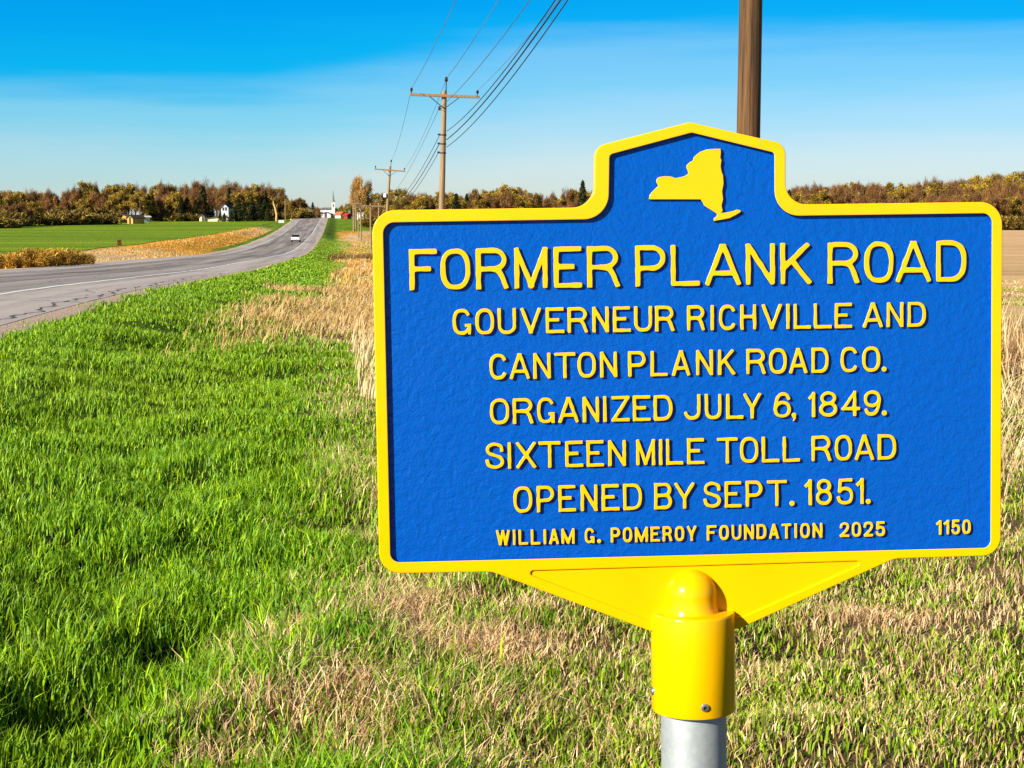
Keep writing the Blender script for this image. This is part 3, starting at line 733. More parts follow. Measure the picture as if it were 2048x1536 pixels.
def bolt(px, py):
    # a button-head screw on the collar's wall
    u = (uv(px, py, .055).x - AX.x); zc = sv(py, .058); u = max(-cr_ * .995, min(cr_ * .995, u)); ang = math.asin(u / cr_)
    M = Matrix.Rotation(ang, 4, 'Z') @ Matrix.Translation((0, -cr_, zc)) @ Matrix.Rotation(math.pi / 2, 4, 'X')
    bm = bmesh.new(); r = 8.6 * PXM
    add_lathe(bm, [(r, -.004), (r, .0006), (r * .86, .0024), (r * .55, .0032), (r * .46, .0032), (r * .44, .0006)], 28)
    o = bm_obj('bolt', bm, m_steel, collar, 40, M)
    bm = bmesh.new(); add_lathe(bm, [(r * .45, .0004), (r * .45, .0012)], 6); bm_obj('hex_socket', bm, m_dark, collar, 30, M)
bolt(1409, 1416); bolt(1302.5, 1400)
m_galv, n, l, b = nmat('galvanised_steel')
tc = n.new('ShaderNodeTexCoord'); vz = n.new('ShaderNodeTexVoronoi'); vz.inputs['Scale'].default_value = 110; l.new(tc.outputs['Object'], vz.inputs['Vector'])
nz = n.new('ShaderNodeTexNoise'); nz.inputs['Scale'].default_value = 18; nz.inputs['Detail'].default_value = 7; l.new(tc.outputs['Object'], nz.inputs['Vector'])
mx = n.new('ShaderNodeMix'); mx.data_type = 'FLOAT'; mx.inputs['Factor'].default_value = .75
sp_ = n.new('ShaderNodeSeparateColor'); l.new(vz.outputs['Color'], sp_.inputs[0]); l.new(sp_.outputs[0], mx.inputs['A']); l.new(nz.outputs['Fac'], mx.inputs['B'])
rp = n.new('ShaderNodeValToRGB'); rp.color_ramp.elements[0].position = .3; rp.color_ramp.elements[1].position = .75
rp.color_ramp.elements[0].color = (.42, .45, .455, 1); rp.color_ramp.elements[1].color = (.53, .56, .56, 1)
l.new(mx.outputs['Result'], rp.inputs[0]); l.new(rp.outputs[0], b.inputs['Base Color'])
b.inputs['Metallic'].default_value = .55; b.inputs['Roughness'].default_value = .5
bm = bmesh.new(); pr = 66 * PXM
add_lathe(bm, [(pr, -tt - .3), (pr, bot + .03)], 64)
bm_obj('post', bm, m_galv, marker, 40, S_POST)

# ------------------------------------------------------------------ utility poles and wires
m_wood, n, l, b = nmat('weathered_pole_wood')
tc = n.new('ShaderNodeTexCoord'); mp = n.new('ShaderNodeMapping'); mp.inputs['Scale'].default_value = (16, 16, .35); l.new(tc.outputs['Object'], mp.inputs[0])
nz = n.new('ShaderNodeTexNoise'); nz.inputs['Scale'].default_value = 2; nz.inputs['Detail'].default_value = 8; nz.inputs['Roughness'].default_value = .7; l.new(mp.outputs[0], nz.inputs['Vector'])
rp = n.new('ShaderNodeValToRGB'); rp.color_ramp.elements[0].position = .32; rp.color_ramp.elements[1].position = .7
rp.color_ramp.elements[0].color = (.13, .08, .035, 1); rp.color_ramp.elements[1].color = (.38, .255, .13, 1)
l.new(nz.outputs['Fac'], rp.inputs[0]); l.new(rp.outputs[0], b.inputs['Base Color']); b.inputs['Roughness'].default_value = .85
bp = n.new('ShaderNodeBump'); bp.inputs['Distance'].default_value = .02; bp.inputs['Strength'].default_value = .6; l.new(nz.outputs['Fac'], bp.inputs['Height']); l.new(bp.outputs[0], b.inputs['Normal'])
m_brown = m_wood.copy(); m_brown.name = 'creosoted_pole_wood'
for nd in m_brown.node_tree.nodes:
    if nd.type == 'VALTORGB': nd.color_ramp.elements[0].color = (.03, .011, .002, 1); nd.color_ramp.elements[1].color = (.17, .078, .018, 1); nd.color_ramp.elements[0].position = .4; nd.color_ramp.elements[1].position = .62
m_iron = mat('dark_iron', (.03, .03, .032), .6, .3, 20, metal=.4)
m_ins = mat('brown_glazed_porcelain', (.035, .018, .012), .25, .2, 10)
m_wire = mat('dark_cable', (.02, .022, .026), .6, .2, 5)
m_alu = mat('dull_aluminium_wire', (.10, .11, .12), .6, .2, 5, metal=.0)
def utility_pole(x, y, h, r0, r1, lean, label, mw, arm_h=None, arm_w=3.0, extras=True, spools=(), clamps=(), group='wooden utility poles beside the road', parts=True, arm2=None):
    root = empty('utility_pole', (x, y, gz(x, y)), label, 'utility pole', group, (0, lean, 0))
    bm = bmesh.new(); add_tube(bm, [(0, 0, -.6), (0, 0, h * .5), (0, 0, h)], [r0, (r0 + r1) / 2, r1], 20)
    bm_obj('pole_shaft', bm, mw, root, 40)
    for ah in ([arm_h] if arm_h else []) + ([arm2] if arm2 else []):
        bm = bmesh.new(); add_box(bm, (0, -r1 - .06, ah), (arm_w, .10, .13)); bmesh.ops.bevel(bm, geom=bm.edges[:], offset=.012, segments=1, affect='EDGES')
        bm_obj('crossarm', bm, m_wood, root)
        if not extras: continue
        for s in (-1, 1):
            bm = bmesh.new(); add_tube(bm, [(s * .42 * arm_w * .5, -r1 - .06, ah - .06), (s * .02, -r1 - .05, ah - .58)], .02, 6); bm_obj('arm_brace', bm, m_iron, root)
            bm = bmesh.new(); add_lathe(bm, [(.02, ah + .06), (.025, ah + .16), (.06, ah + .17), (.075, ah + .2), (.045, ah + .23), (.07, ah + .26), (.03, ah + .31), (.01, ah + .32)], 14)
            bm.transform(Matrix.Translation((s * (arm_w / 2 - .10), -r1 - .06, 0))); bm_obj('insulator', bm, m_ins, root, 50)
    if extras and arm_h:
        bm = bmesh.new(); add_tube(bm, [(.08, 0, h - .35), (.08, 0, h + .45)], .025, 8); bm_obj('top_pin', bm, m_iron, root)
        bm = bmesh.new(); add_lathe(bm, [(.03, h + .40), (.07, h + .44), (.085, h + .5), (.05, h + .54), (.075, h + .58), (.02, h + .64)], 14); bm.transform(Matrix.Translation((.08, 0, 0))); bm_obj('insulator', bm, m_ins, root, 50)
    for s in spools:
        bm = bmesh.new(); add_tube(bm, [(-r1 - .10, 0, s - .09), (-r1 - .10, 0, s - .03), (-r1 - .10, 0, s + .03), (-r1 - .10, 0, s + .09)], [.07, .05, .05, .07], 12); add_box(bm, (-r1 - .05, 0, s), (.1, .04, .05)); bm_obj('neutral_spool', bm, m_ins, root)
    for s in clamps:
        bm = bmesh.new(); add_tube(bm, [(0, 0, s - .02), (0, 0, s + .03)], r0 * .93 + .012, 16); add_box(bm, (-r0 - .05, -.02, s + .02), (.12, .06, .08)); bm_obj('cable_clamp', bm, m_iron, root)
    return root
# near pole, second pole, third pole
P0 = at(1496, 265, 18.0); P0y = 18.0
lean0 = 0.0
x0 = P0.x; z0 = gz(x0, 18)
pole_a = utility_pole(x0, 18, 9.4 - z0, .150, .125, .002, 'thick dark brown utility pole rising behind the blue marker and out of view', m_brown, arm_h=9.05 - z0, spools=(7.9,), clamps=(7.80, 7.62, 7.46))
Y1 = 71.0
b1 = at(880.2, 560, Y1); x1 = b1.x; zg1 = gz(x1, Y1)
zt = at(891, 181, Y1).z - zg1; za = at(889, 192, Y1).z - zg1
L1 = .028
pole_b = utility_pole(x1, Y1, zt, .155, .115, L1, 'weathered utility pole with one tilted crossarm just above the marker shoulder', m_wood, arm_h=za, arm_w=3.28, spools=(at(889, 217, Y1).z - zg1,), clamps=[at(886, y, Y1).z - zg1 for y in (270, 288, 306)])
Y2 = 147.0
b2 = at(768, 522, Y2); x2 = b2.x; zg2 = gz(x2, Y2)
zt2 = at(783, 332, Y2).z - zg2; za2 = at(783, 340, Y2).z - zg2
pole_c = utility_pole(x2, Y2, zt2, .15, .12, .072, 'leaning utility pole with a pale box, between the bare tree and the nearer pole', m_wood, arm_h=za2, arm_w=3.0)
bm = bmesh.new(); zb = at(775, 391, Y2).z - zg2; add_lathe(bm, [(.10, zb - .20), (.17, zb - .18), (.18, zb), (.17, zb + .18), (.08, zb + .22)], 16); bm.transform(Matrix.Translation((-.28, -.1, 0)))
bm_obj('transformer', bm, mat('pale_grey_paint', (.6, .6, .56), .5), pole_c, 40)
def far_pole(px, ytop, Y, arms, label, aw=2.6, w=.15):
    g = at(px, 470, Y); zg = gz(g.x, Y); h = at(px, ytop, Y).z - zg
    r = utility_pole(g.x, Y, h, w, w * .75, 0, label, m_wood, arm_h=(at(px, arms[0], Y).z - zg) if arms else None, arm_w=aw, extras=False, arm2=(at(px, arms[1], Y).z - zg) if len(arms) > 1 else None)
    return r
far_pole(741.5, 407, 231, [412], 'short pale pole with a wide crossarm at the corner of the marker frame', 3.3)
far_pole(758, 406, 262, [413], 'pale pole half hidden behind the rounded marker corner', 2.4)
far_pole(722, 426, 329, [428], 'low pale pole with one crossarm in the ochre weeds, nearer the marker', 2.0)
far_pole(717, 424, 370, [427], 'low pale pole with one crossarm in the ochre weeds, nearer the tall pair', 2.2)
far_pole(707.5, 405, 440, [407, 402], 'tall pale pole of the pair beyond the ochre weeds, with two crossarms', 3.0, .26)
far_pole(711.5, 406, 463, [408], 'tall pale pole of the pair beyond the ochre weeds, with one crossarm', 3.0, .24)
far_pole(571.3, 398, 520, [], 'slim grey pole standing on the lawn by the dark trees left of the road', 1, .16)

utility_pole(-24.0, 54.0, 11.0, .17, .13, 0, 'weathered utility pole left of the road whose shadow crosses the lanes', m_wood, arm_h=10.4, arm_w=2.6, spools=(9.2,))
def on_pole(pole, x, z, y=0.0):
    bpy.context.view_layer.update(); return pole.matrix_world @ Vector((x, y, z))
def wire(name, pts_sags, r, m, label, group):
    bm = bmesh.new(); P = []
    for (a, c, s) in pts_sags:
        k = 40
        for i in range(k + 1):
            t = i / k; p = a.lerp(c, t); p.z -= 4 * s * t * (1 - t)
            if not P or (p - P[-1]).length > 1e-4: P.append(p)
    add_tube(bm, P, r, 6); o = bm_obj(name, bm, m, None, 60)
    return tag(o, label, 'wire', group)
bpy.context.view_layer.update()
hA = 9.05 - z0
def arm0(s): return on_pole(pole_a, s * 1.42, hA + .29, -.185)
def arm1(s): return on_pole(pole_b, s * 1.54, za + .29, -.175)
def arm2_(s): return on_pole(pole_c, s * 1.40, za2 + .29, -.18)
top0, top1, top2 = on_pole(pole_a, .08, 9.4 - z0 + .55), on_pole(pole_b, .08, zt + .55), on_pole(pole_c, .08, zt2 + .55)
g1, g2 = 'thin bare conductors strung between the utility poles', 'thick communication cables strung between the utility poles'
wire('power_line', [(arm0(-1), arm1(-1), .45), (arm1(-1), top2, .5)], .011, m_alu, 'thin wire from the left end of the nearer crossarm', g1)
wire('power_line', [(top0, top1, .45), (top1, arm2_(1), .5)], .011, m_alu, 'thin wire from the pin on top of the nearer crossarm pole', g1)
wire('power_line', [(arm0(1), arm1(1), .45)], .009, m_alu, 'thin faint wire from the right end of the nearer crossarm', g1)
spz = at(889, 217, Y1).z - zg1
wire('power_line', [(on_pole(pole_a, -.25, 7.95), on_pole(pole_b, -.23, spz), .5), (on_pole(pole_b, -.23, spz), on_pole(pole_c, .1, za2 - 2.6), .55)], .011, m_alu, 'thin neutral wire from the spool below the nearer crossarm', g1)
for i, (yy, zz, r, lb, dz2) in enumerate([(262, 7.80, .015, 'upper grey cable of the three running up past the crossarm', -3.2), (279, 7.60, .021, 'thick black cable, middle of the three running up past the crossarm', -3.5), (294, 7.50, .015, 'lower grey cable of the three running up past the crossarm', -3.9)]):
    a0 = on_pole(pole_a, -.16, zz - .0); a1 = on_pole(pole_b, .16, at(887, yy, Y1).z - zg1); a1b = on_pole(pole_b, -.18, at(886, yy + 9, Y1).z - zg1)
    wire('cable', [(a0, a1, (.65, .55, .62)[i])], r, m_wire, lb + ', nearer span', g2)
    wire('cable', [(a1b, on_pole(pole_c, .1, za2 + dz2), .8)], r, m_wire, lb + ', far span', g2)

# ------------------------------------------------------------------ cars
m_cwhite = mat('white_car_paint', (.78, .78, .78), .25, .03, 3, coat=.5)
m_cdark = mat('dark_car_paint', (.03, .03, .035), .3, .05, 3, coat=.5)
m_glass = mat('dark_car_glass', (.012, .014, .017), .08, .05, 3, spec=.6)
m_tyre = mat('tyre_rubber', (.02, .02, .02), .85, .2, 12)
m_rim = mat('alloy_rim', (.4, .4, .4), .35, .1, 8, metal=.8)
m_tail = mat('red_lens', (.35, .01, .01), .2, .1, 8)
m_lamp = mat('clear_lens', (.7, .7, .68), .1, .05, 8)
m_plast = mat('black_plastic', (.02, .02, .022), .6, .1, 8)
def make_car(label):
    """length along y, nose at +y"""
    root = empty('car', (0, 0, 0), label, 'car')
    W = .92
    prof = [(-2.25, .35), (-2.3, .55), (-2.27, .95), (-2.05, 1.02), (1.0, .98), (2.0, .82), (2.25, .62), (2.28, .35)]
    bm = bmesh.new()
    L = [bm.verts.new((-W, y, z)) for y, z in prof]; R = [bm.verts.new((W, y, z)) for y, z in prof]
    bm.faces.new(L); bm.faces.new(R[::-1])
    for i in range(len(prof)):
        j = (i + 1) % len(prof); bm.faces.new((L[j], L[i], R[i], R[j]))
    bmesh.ops.recalc_face_normals(bm, faces=bm.faces[:]); bmesh.ops.bevel(bm, geom=bm.edges[:], offset=.07, segments=3, affect='EDGES')
    body = bm_obj('body', bm, m_cwhite, root, 40)
    cab = [(-2.1, .98, .86), (-1.65, 1.45, .68), (-1.2, 1.52, .66), (-.1, 1.50, .66), (.9, .97, .84)]
    bm = bmesh.new(); L = [bm.verts.new((-w, y, z)) for y, z, w in cab]; R = [bm.verts.new((w, y, z)) for y, z, w in cab]
    bm.faces.new(L); bm.faces.new(R[::-1])
    for i in range(len(cab)): j = (i + 1) % len(cab); bm.faces.new((L[j], L[i], R[i], R[j]))
    bmesh.ops.recalc_face_normals(bm, faces=bm.faces[:]); bmesh.ops.bevel(bm, geom=bm.edges[:], offset=.05, segments=2, affect='EDGES')
    bm_obj('window_glass', bm, m_glass, root, 40)
    bm = bmesh.new(); add_box(bm, (0, -.7, 1.535), (1.2, 1.35, .05)); bmesh.ops.bevel(bm, geom=bm.edges[:], offset=.02, segments=2, affect='EDGES'); bm_obj('roof', bm, m_cwhite, root)
    for x in (-.82, .82):
        for y in (-1.4, 1.4):
            bm = bmesh.new(); add_lathe(bm, [(.2, -.11), (.30, -.11), (.33, -.06), (.33, .06), (.30, .11), (.2, .11)], 24)
            bm.transform(Matrix.Translation((x, y, .33)) @ Matrix.Rotation(math.pi / 2, 4, 'Y')); wh = bm_obj('wheel', bm, m_tyre, root, 40)
            bm = bmesh.new(); add_lathe(bm, [(.2, -.118), (.05, -.125), (.05, .125), (.2, .118)], 16)
            bm.transform(Matrix.Translation((x, y, .33)) @ Matrix.Rotation(math.pi / 2, 4, 'Y')); bm_obj('rim', bm, m_rim, wh, 40)
        bm = bmesh.new(); add_box(bm, (x * .88, -2.285, .80), (.26, .05, .16)); bm_obj('tail_light', bm, m_tail, root)
        bm = bmesh.new(); add_box(bm, (x * .85, 2.2, .70), (.3, .14, .14)); bm_obj('headlight', bm, m_lamp, root)
    bm = bmesh.new(); add_box(bm, (0, -2.30, .42), (1.7, .10, .18)); bm_obj('bumper', bm, m_plast, root)
    bm = bmesh.new(); add_box(bm, (0, 2.27, .40), (1.7, .08, .16)); bm_obj('bumper', bm, m_plast, root)
    bm = bmesh.new(); add_box(bm, (0, -2.31, .72), (.5, .02, .14)); bm_obj('number_plate', bm, m_lamp, root)
    return root
car0 = make_car('white car driving away in the right lane of the road')
cp = at(592, 489, 290); car0.location = (cp.x, 290, float(road_z(290)) + .02); 
sl = math.atan2(float(road_z(300)) - float(road_z(280)), 20); car0.rotation_euler = (sl, 0, 0); car0.scale = (.9, .92, .98)
for px, yy, lb in ((636.5, 745, 'tiny white car near the road crest, farther from the church'), (645.5, 790, 'tiny white car near the road crest, nearer the church')):
    c = copy_tree(car0); c['label'] = lb; p = at(px, 436, yy)
    c.location = (p.x, yy, float(road_z(yy)) + .02); c.rotation_euler = (0, 0, math.pi)

# ------------------------------------------------------------------ village and farm buildings
m_wwall = mat('white_clapboard', (.60, .585, .55), .7, .06, 1)
m_cream = mat('cream_siding', (.66, .58, .34), .7, .08, 1)
m_redw = mat('red_barn_boards', (.30, .03, .02), .7, .15, 1)
m_tanw = mat('ochre_boards', (.55, .30, .06), .7, .12, 1)
m_pink = mat('pale_grey_siding', (.50, .46, .44), .7, .06, 1)
m_groof = mat('grey_shingles', (.10, .10, .105), .8, .2, 2)
m_droof = mat('dark_shingles', (.035, .03, .028), .85, .2, 2)
m_rroof = mat('orange_red_roof', (.5, .11, .04), .8, .15, 2)
m_pane = mat('window_pane', (.03, .035, .045), .12, .2, 1)
m_door = mat('dark_door', (.06, .04, .03), .6, .2, 2)
m_spire = mat('slate_spire', (.12, .14, .17), .5, .15, 2)
def gable(bm, w, d, h, rh, ov=.0):
    """gable ends face +-y, ridge along y"""
    P = [(-w / 2, 0), (w / 2, 0), (w / 2, h), (0, h + rh), (-w / 2, h)]
    F = [bm.verts.new((x, -d / 2, z)) for x, z in P]; B = [bm.verts.new((x, d / 2, z)) for x, z in P]
    bm.faces.new(F); bm.faces.new(B[::-1])
    for i in range(5): j = (i + 1) % 5; bm.faces.new((F[j], F[i], B[i], B[j]))
    bmesh.ops.recalc_face_normals(bm, faces=bm.faces[:])
def roofs(bm, w, d, h, rh, o=.4, th=.18):
    k = rh / (w / 2)
    for s in (-1, 1):
        a = [(0, h + rh + .05), (s * (w / 2 + o), h - o * k + .05)]; q = []
        for y in (-d / 2 - o, d / 2 + o):
            for (x, z) in (a[0], a[1], (a[1][0], a[1][1] + th), (a[0][0], a[0][1] + th)): q.append(bm.verts.new((x, y, z)))
        for f in ((0, 1, 2, 3), (4, 7, 6, 5), (0, 4, 5, 1), (1, 5, 6, 2), (2, 6, 7, 3), (3, 7, 4, 0)): bm.faces.new([q[i] for i in f])
    bmesh.ops.recalc_face_normals(bm, faces=bm.faces[:])
def house(name, x, y, rot, w, d, h, rh, mw, mr, label, cat, wins=(2, 2), door=True, zoff=0, chim=False):
    r = empty(name, (x, y, gz(x, y) + zoff), label, cat, None, (0, 0, rot))
    bm = bmesh.new(); gable(bm, w, d, h, rh); bm.transform(Matrix.Translation((0, 0, 0))); wall = bm_obj('wall', bm, mw, r)
    bm = bmesh.new(); roofs(bm, w, d, h, rh); rf = bm_obj('roof', bm, mr, r)
    if chim: bm = bmesh.new(); add_box(bm, (w * .1, d * .15, h + rh + .4), (.7, .7, 1.6)); bm_obj('chimney', bm, m_rroof, rf)
    nx, nz_ = wins
    for i in range(nx):
        for k in range(nz_):
            wx = (i + .5) / nx * w * .8 - w * .4; wz = 1.6 + k * 2.7
            if wz + .7 > h + rh * .6: continue
            if door and k == 0 and i == nx // 2: continue
            bm = bmesh.new(); add_box(bm, (wx, -d / 2 - .03, wz), (.95, .10, 1.4)); wf = bm_obj('window', bm, m_wwall, r)
            bm = bmesh.new(); add_box(bm, (wx, -d / 2 - .085, wz), (.75, .03, 1.2)); bm_obj('pane', bm, m_pane, wf)
    if door: bm = bmesh.new(); add_box(bm, (((nx // 2) + .5) / nx * w * .8 - w * .4, -d / 2 - .04, 1.05), (1.0, .1, 2.1)); bm_obj('door', bm, m_door, r)
    return r
def place(px, Y): return at(px, 450, Y).x
# church beyond the crest
cx = place(667, 690); chz = gz(cx, 690)
ch = empty('church', (cx, 690, at(667, 436, 690).z - 1.0), 'white church with a slender grey spire at the end of the road', 'church')
bm = bmesh.new(); gable(bm, 4.2, 6, 4.6, 1.0); bm.transform(Matrix.Rotation(math.radians(62), 4, 'Z')); bm.transform(Matrix.Translation((-2.2, 3, 0))); bm_obj('nave', bm, m_wwall, ch)
bm = bmesh.new(); roofs(bm, 4.2, 6, 4.6, 1.0, .25, .12); bm.transform(Matrix.Rotation(math.radians(62), 4, 'Z')); bm.transform(Matrix.Translation((-2.2, 3, 0))); bm_obj('roof', bm, m_groof, ch)
bm = bmesh.new(); add_box(bm, (0, 0, 4.0), (1.5, 1.5, 8.0)); add_box(bm, (0, 0, 8.1), (1.75, 1.75, .25)); bm_obj('tower', bm, m_wwall, ch)
bm = bmesh.new(); add_box(bm, (0, -.78, 6.6), (.4, .06, 1.2)); bm_obj('louvre', bm, m_pane, ch)
bm = bmesh.new(); add_lathe(bm, [(.75, 8.22), (.45, 9.6), (.22, 11.6), (.05, 13.6)], 8); bm_obj('spire', bm, m_spire, ch, 30)
house('house', place(617, 630), 630, -.12, 3.0, 4.5, 2.9, 1.1, m_pink, m_groof, 'pale grey gabled house at the left of the road crest', 'house', (2, 2))
house('house', place(654, 650), 650, -.2, 4.2, 5, 1.5, .8, m_wwall, m_groof, 'low white house at the road crest just below the church', 'house', (3, 1))
house('house', place(681, 635), 635, .7, 2.8, 3.6, 1.5, 1.0, m_wwall, m_rroof, 'small white house with an orange-red roof near the church', 'house', (2, 1))
house('shed', place(695, 600), 600, math.radians(35), 1.8, 2.4, 1.5, .6, m_redw, m_redw, 'small red shed on the lawn right of the road', 'shed', (1, 1), True)
house('house', place(741, 585), 585, .12, 9.5, 7, 3.0, 1.9, m_wwall, m_droof, 'long white house beyond the pale posts, behind the crossarm pole', 'house', (4, 1))
# left farm
house('farmhouse', place(455, 545), 545, math.radians(-18), 2.6, 4.5, 4.8, 1.2, m_wwall, m_groof, 'tall white farmhouse between dark evergreens left of the road', 'house', (2, 2), chim=False)
house('garage', place(446, 535), 535, math.radians(-8), 9.5, 5, .95, .6, m_cream, m_groof, 'long low cream outbuilding beside the tall white farmhouse', 'outbuilding', (4, 1))
house('cottage', place(408, 540), 540, math.radians(-20), 2.0, 3, 1.5, .8, m_cream, m_groof, 'small cream cottage at the left end of the farm', 'house', (2, 1))
house('shed', place(272, 478), 478, math.radians(-48), 2.9, 4.2, 1.8, .8, m_tanw, m_droof, 'ochre garden shed with a dark roof at the top of the green field', 'shed', (1, 1), True)
house('barn', place(251, 505), 505, math.radians(-20), 4.2, 4, 1.7, .8, m_tanw, m_groof, 'faded tan lean-to barn in the trees behind the ochre shed', 'barn', (1, 1), False)
house('caravan', place(289, 500), 500, math.radians(-60), 1.8, 3.2, 1.8, .3, m_wwall, m_wwall, 'small white trailer beside the ochre shed', 'trailer', (1, 1), False)
# pale posts on the lawn at the right
g_post = 'pale posts on the lawn right of the road'
bm = bmesh.new(); add_box(bm, (0, 0, .65), (.42, .3, 1.3)); bmesh.ops.bevel(bm, geom=bm.edges[:], offset=.05, segments=2, affect='EDGES')
post_me = bpy.data.meshes.new('lawn_post'); bm.to_mesh(post_me); bm.free()
m_lime = mat('pale_lime_paint', (.55, .60, .32), .7, .15, 3)
for i, px in enumerate((719, 725, 731, 737, 743)):
    x = place(px, 500); o = link('lawn_post', post_me, m_lime); o.location = (x, 500, gz(x, 500) - .05)
    tag(o, 'pale lime post in the row on the lawn behind the crossarm poles', 'post', g_post)
# sign board and mailbox by the lane on the left
x = place(562.5, 470); r = empty('notice_board', (x, 470, gz(x, 470)), 'small white notice board on short legs by the lane left of the road', 'sign')
bm = bmesh.new(); add_box(bm, (0, 0, 1.15), (1.7, .12, .85)); bm_obj('board', bm, m_wwall, r)
for s in (-.6, .6): bm = bmesh.new(); add_box(bm, (s, 0, .4), (.1, .08, .8)); bm_obj('leg', bm, m_wood, r)
x = place(582, 500); r = empty('mailbox', (x, 500, gz(x, 500)), 'yellowish mailbox on a post beside the road left verge', 'mailbox')
bm = bmesh.new(); add_box(bm, (0, 0, .5), (.14, .14, 1.0)); bm_obj('post', bm, m_wood, r)
bm = bmesh.new(); add_box(bm, (0, 0, 1.2), (.55, .7, .5)); bmesh.ops.bevel(bm, geom=bm.edges[:], offset=.12, segments=3, affect='EDGES'); bm_obj('box', bm, m_cream, r)

# ------------------------------------------------------------------ trees and shrubs
m_bark = mat('grey_brown_bark', (.24, .16, .09), .9, .3, 4)
m_leaf = leafmat('foliage', .25)
def twig_cloud(rng, centers, radii, n, ln, wd, cols, up=.35, shell=.55):
    """n slivers spread through ellipsoidal lumps; per-sliver colour"""
    ci = rng.integers(0, len(centers), n); C = np.array(centers)[ci]; R = np.array(radii)[ci]
    d = rng.normal(size=(n, 3)); d /= np.linalg.norm(d, axis=1)[:, None]
    rr = (rng.random(n) ** shell)[:, None]
    P = C + d * rr * R
    a = d * .9 + rng.normal(size=(n, 3)) * .7; a[:, 2] += up; a /= np.linalg.norm(a, axis=1)[:, None]
    s = np.cross(a, rng.normal(size=(n, 3))); s /= np.linalg.norm(s, axis=1)[:, None]
    L = (ln * (.6 + .8 * rng.random(n)))[:, None]; W_ = (wd * (.6 + .8 * rng.random(n)))[:, None]
    V = np.stack([P - a * L * .5 - s * W_ * .5, P - a * L * .5 + s * W_ * .5, P + a * L * .5 + s * W_ * .35, P + a * L * .5 - s * W_ * .35], 1).reshape(-1, 3)
    cc = np.array(cols)[rng.integers(0, len(cols), n)] * (.75 + .5 * rng.random((n, 1)))
    # whole lumps differ in tone as leaf flush and species mix do
    lump = .45 + .95 * rng.random((len(centers), 1)); cc = cc * lump[ci]
    return V, np.repeat(cc, 4, 0)
def cloud_mesh(name, parts):
    V = np.concatenate([p[0] for p in parts]); c = np.concatenate([p[1] for p in parts]); nf = len(V) // 4
    return np_mesh(name, V, np.full(nf, 4), np.arange(len(V)), c)
def limbs_mesh(name, rng, H, cr, top, nl=9, tr=.22):
    bm = bmesh.new()
    pts = [(0, 0, -.5), (0, 0, H * .2), (rng.normal() * .15, rng.normal() * .15, H * .5), (rng.normal() * .3, rng.normal() * .3, H * .95)]
    add_tube(bm, pts, [tr * 1.25, tr, tr * .65, .03], 8)
    tips = []
    for k in range(nl):
        z = H * (.22 + .55 * k / nl); a = k * 2.4 + rng.random(); l_ = cr * (.95 - .45 * k / nl) * (.8 + .4 * rng.random())
        p1 = (math.cos(a) * l_ * .5, math.sin(a) * l_ * .5, z + l_ * .45); p2 = (math.cos(a) * l_, math.sin(a) * l_, z + l_ * 1.0)
        add_tube(bm, [(0, 0, z), p1, p2], [tr * .42, tr * .28, .025], 5); tips.append(p2)
        for q in range(3):
            b2_ = a + rng.normal() * .8; s = l_ * .5
            p3 = (p1[0] + math.cos(b2_) * s, p1[1] + math.sin(b2_) * s, p1[2] + s * (.5 + .5 * rng.random()))
            add_tube(bm, [p1, p3], [tr * .2, .02], 4, False); tips.append(p3)
    me = bpy.data.meshes.new(name); bm.to_mesh(me); bm.free(); me.materials.append(m_bark); smooth(me, 60)
    return me, tips
BROWN = [(.32, .15, .045), (.24, .105, .03), (.40, .22, .07), (.18, .085, .024)]
OLIVE = [(.38, .24, .024), (.28, .165, .024), (.44, .31, .03), (.20, .13, .018)]
RUST = [(.34, .17, .05), (.28, .12, .035), (.24, .14, .04)]
GOLDEN = [(.50, .28, .07), (.42, .22, .05), (.58, .36, .12)]
DKGREEN = [(.022, .032, .006), (.035, .045, .008), (.055, .06, .010)]
SCRUB = [(.34, .22, .03), (.24, .15, .025), (.40, .27, .05), (.16, .11, .02)]
def bare_proto(i, cols, n=1900, dense=1.0):
    rng = np.random.default_rng(100 + i); H = 13.0; cr = 2.5 + rng.random()
    tm, tips = limbs_mesh('trunk', rng, H, cr, 1)
    cen = [(x, y, z) for x, y, z in tips] + [(rng.normal() * 1.0, rng.normal() * 1.0, H * (.55 + .4 * rng.random())) for _ in range(8)]
    rad = [(.75 + .55 * rng.random(), .75 + .55 * rng.random(), 1.3 + 1.0 * rng.random()) for _ in cen]
    V, c = twig_cloud(rng, cen, rad, int(n * 1.7), 1.45, .065, cols, 1.3)
    V2, c2 = twig_cloud(rng, cen, rad, n // 3, .4, .22, cols, .2)
    me = cloud_mesh('crown', [(V, c), (V2, c2)]); me.materials.append(m_leaf)
    return tm, me, H + 1.2
def leafy_proto(i, cols, n=3000):
    rng = np.random.default_rng(200 + i); H = 11.5; cr = 3.6
    tm, tips = limbs_mesh('trunk', rng, H, cr, 1)
    cen = list(tips) + [(rng.normal() * 1.2, rng.normal() * 1.2, H * (.5 + .42 * rng.random())) for _ in range(8)]
    rad = [(.7 + .7 * rng.random(), .7 + .7 * rng.random(), .9 + .6 * rng.random()) for _ in cen]
    V, c = twig_cloud(rng, cen, rad, int(n * 1.7), .34, .19, cols, .4, .6); me = cloud_mesh('crown', [(V, c)]); me.materials.append(m_leaf)
    return tm, me, H + 1
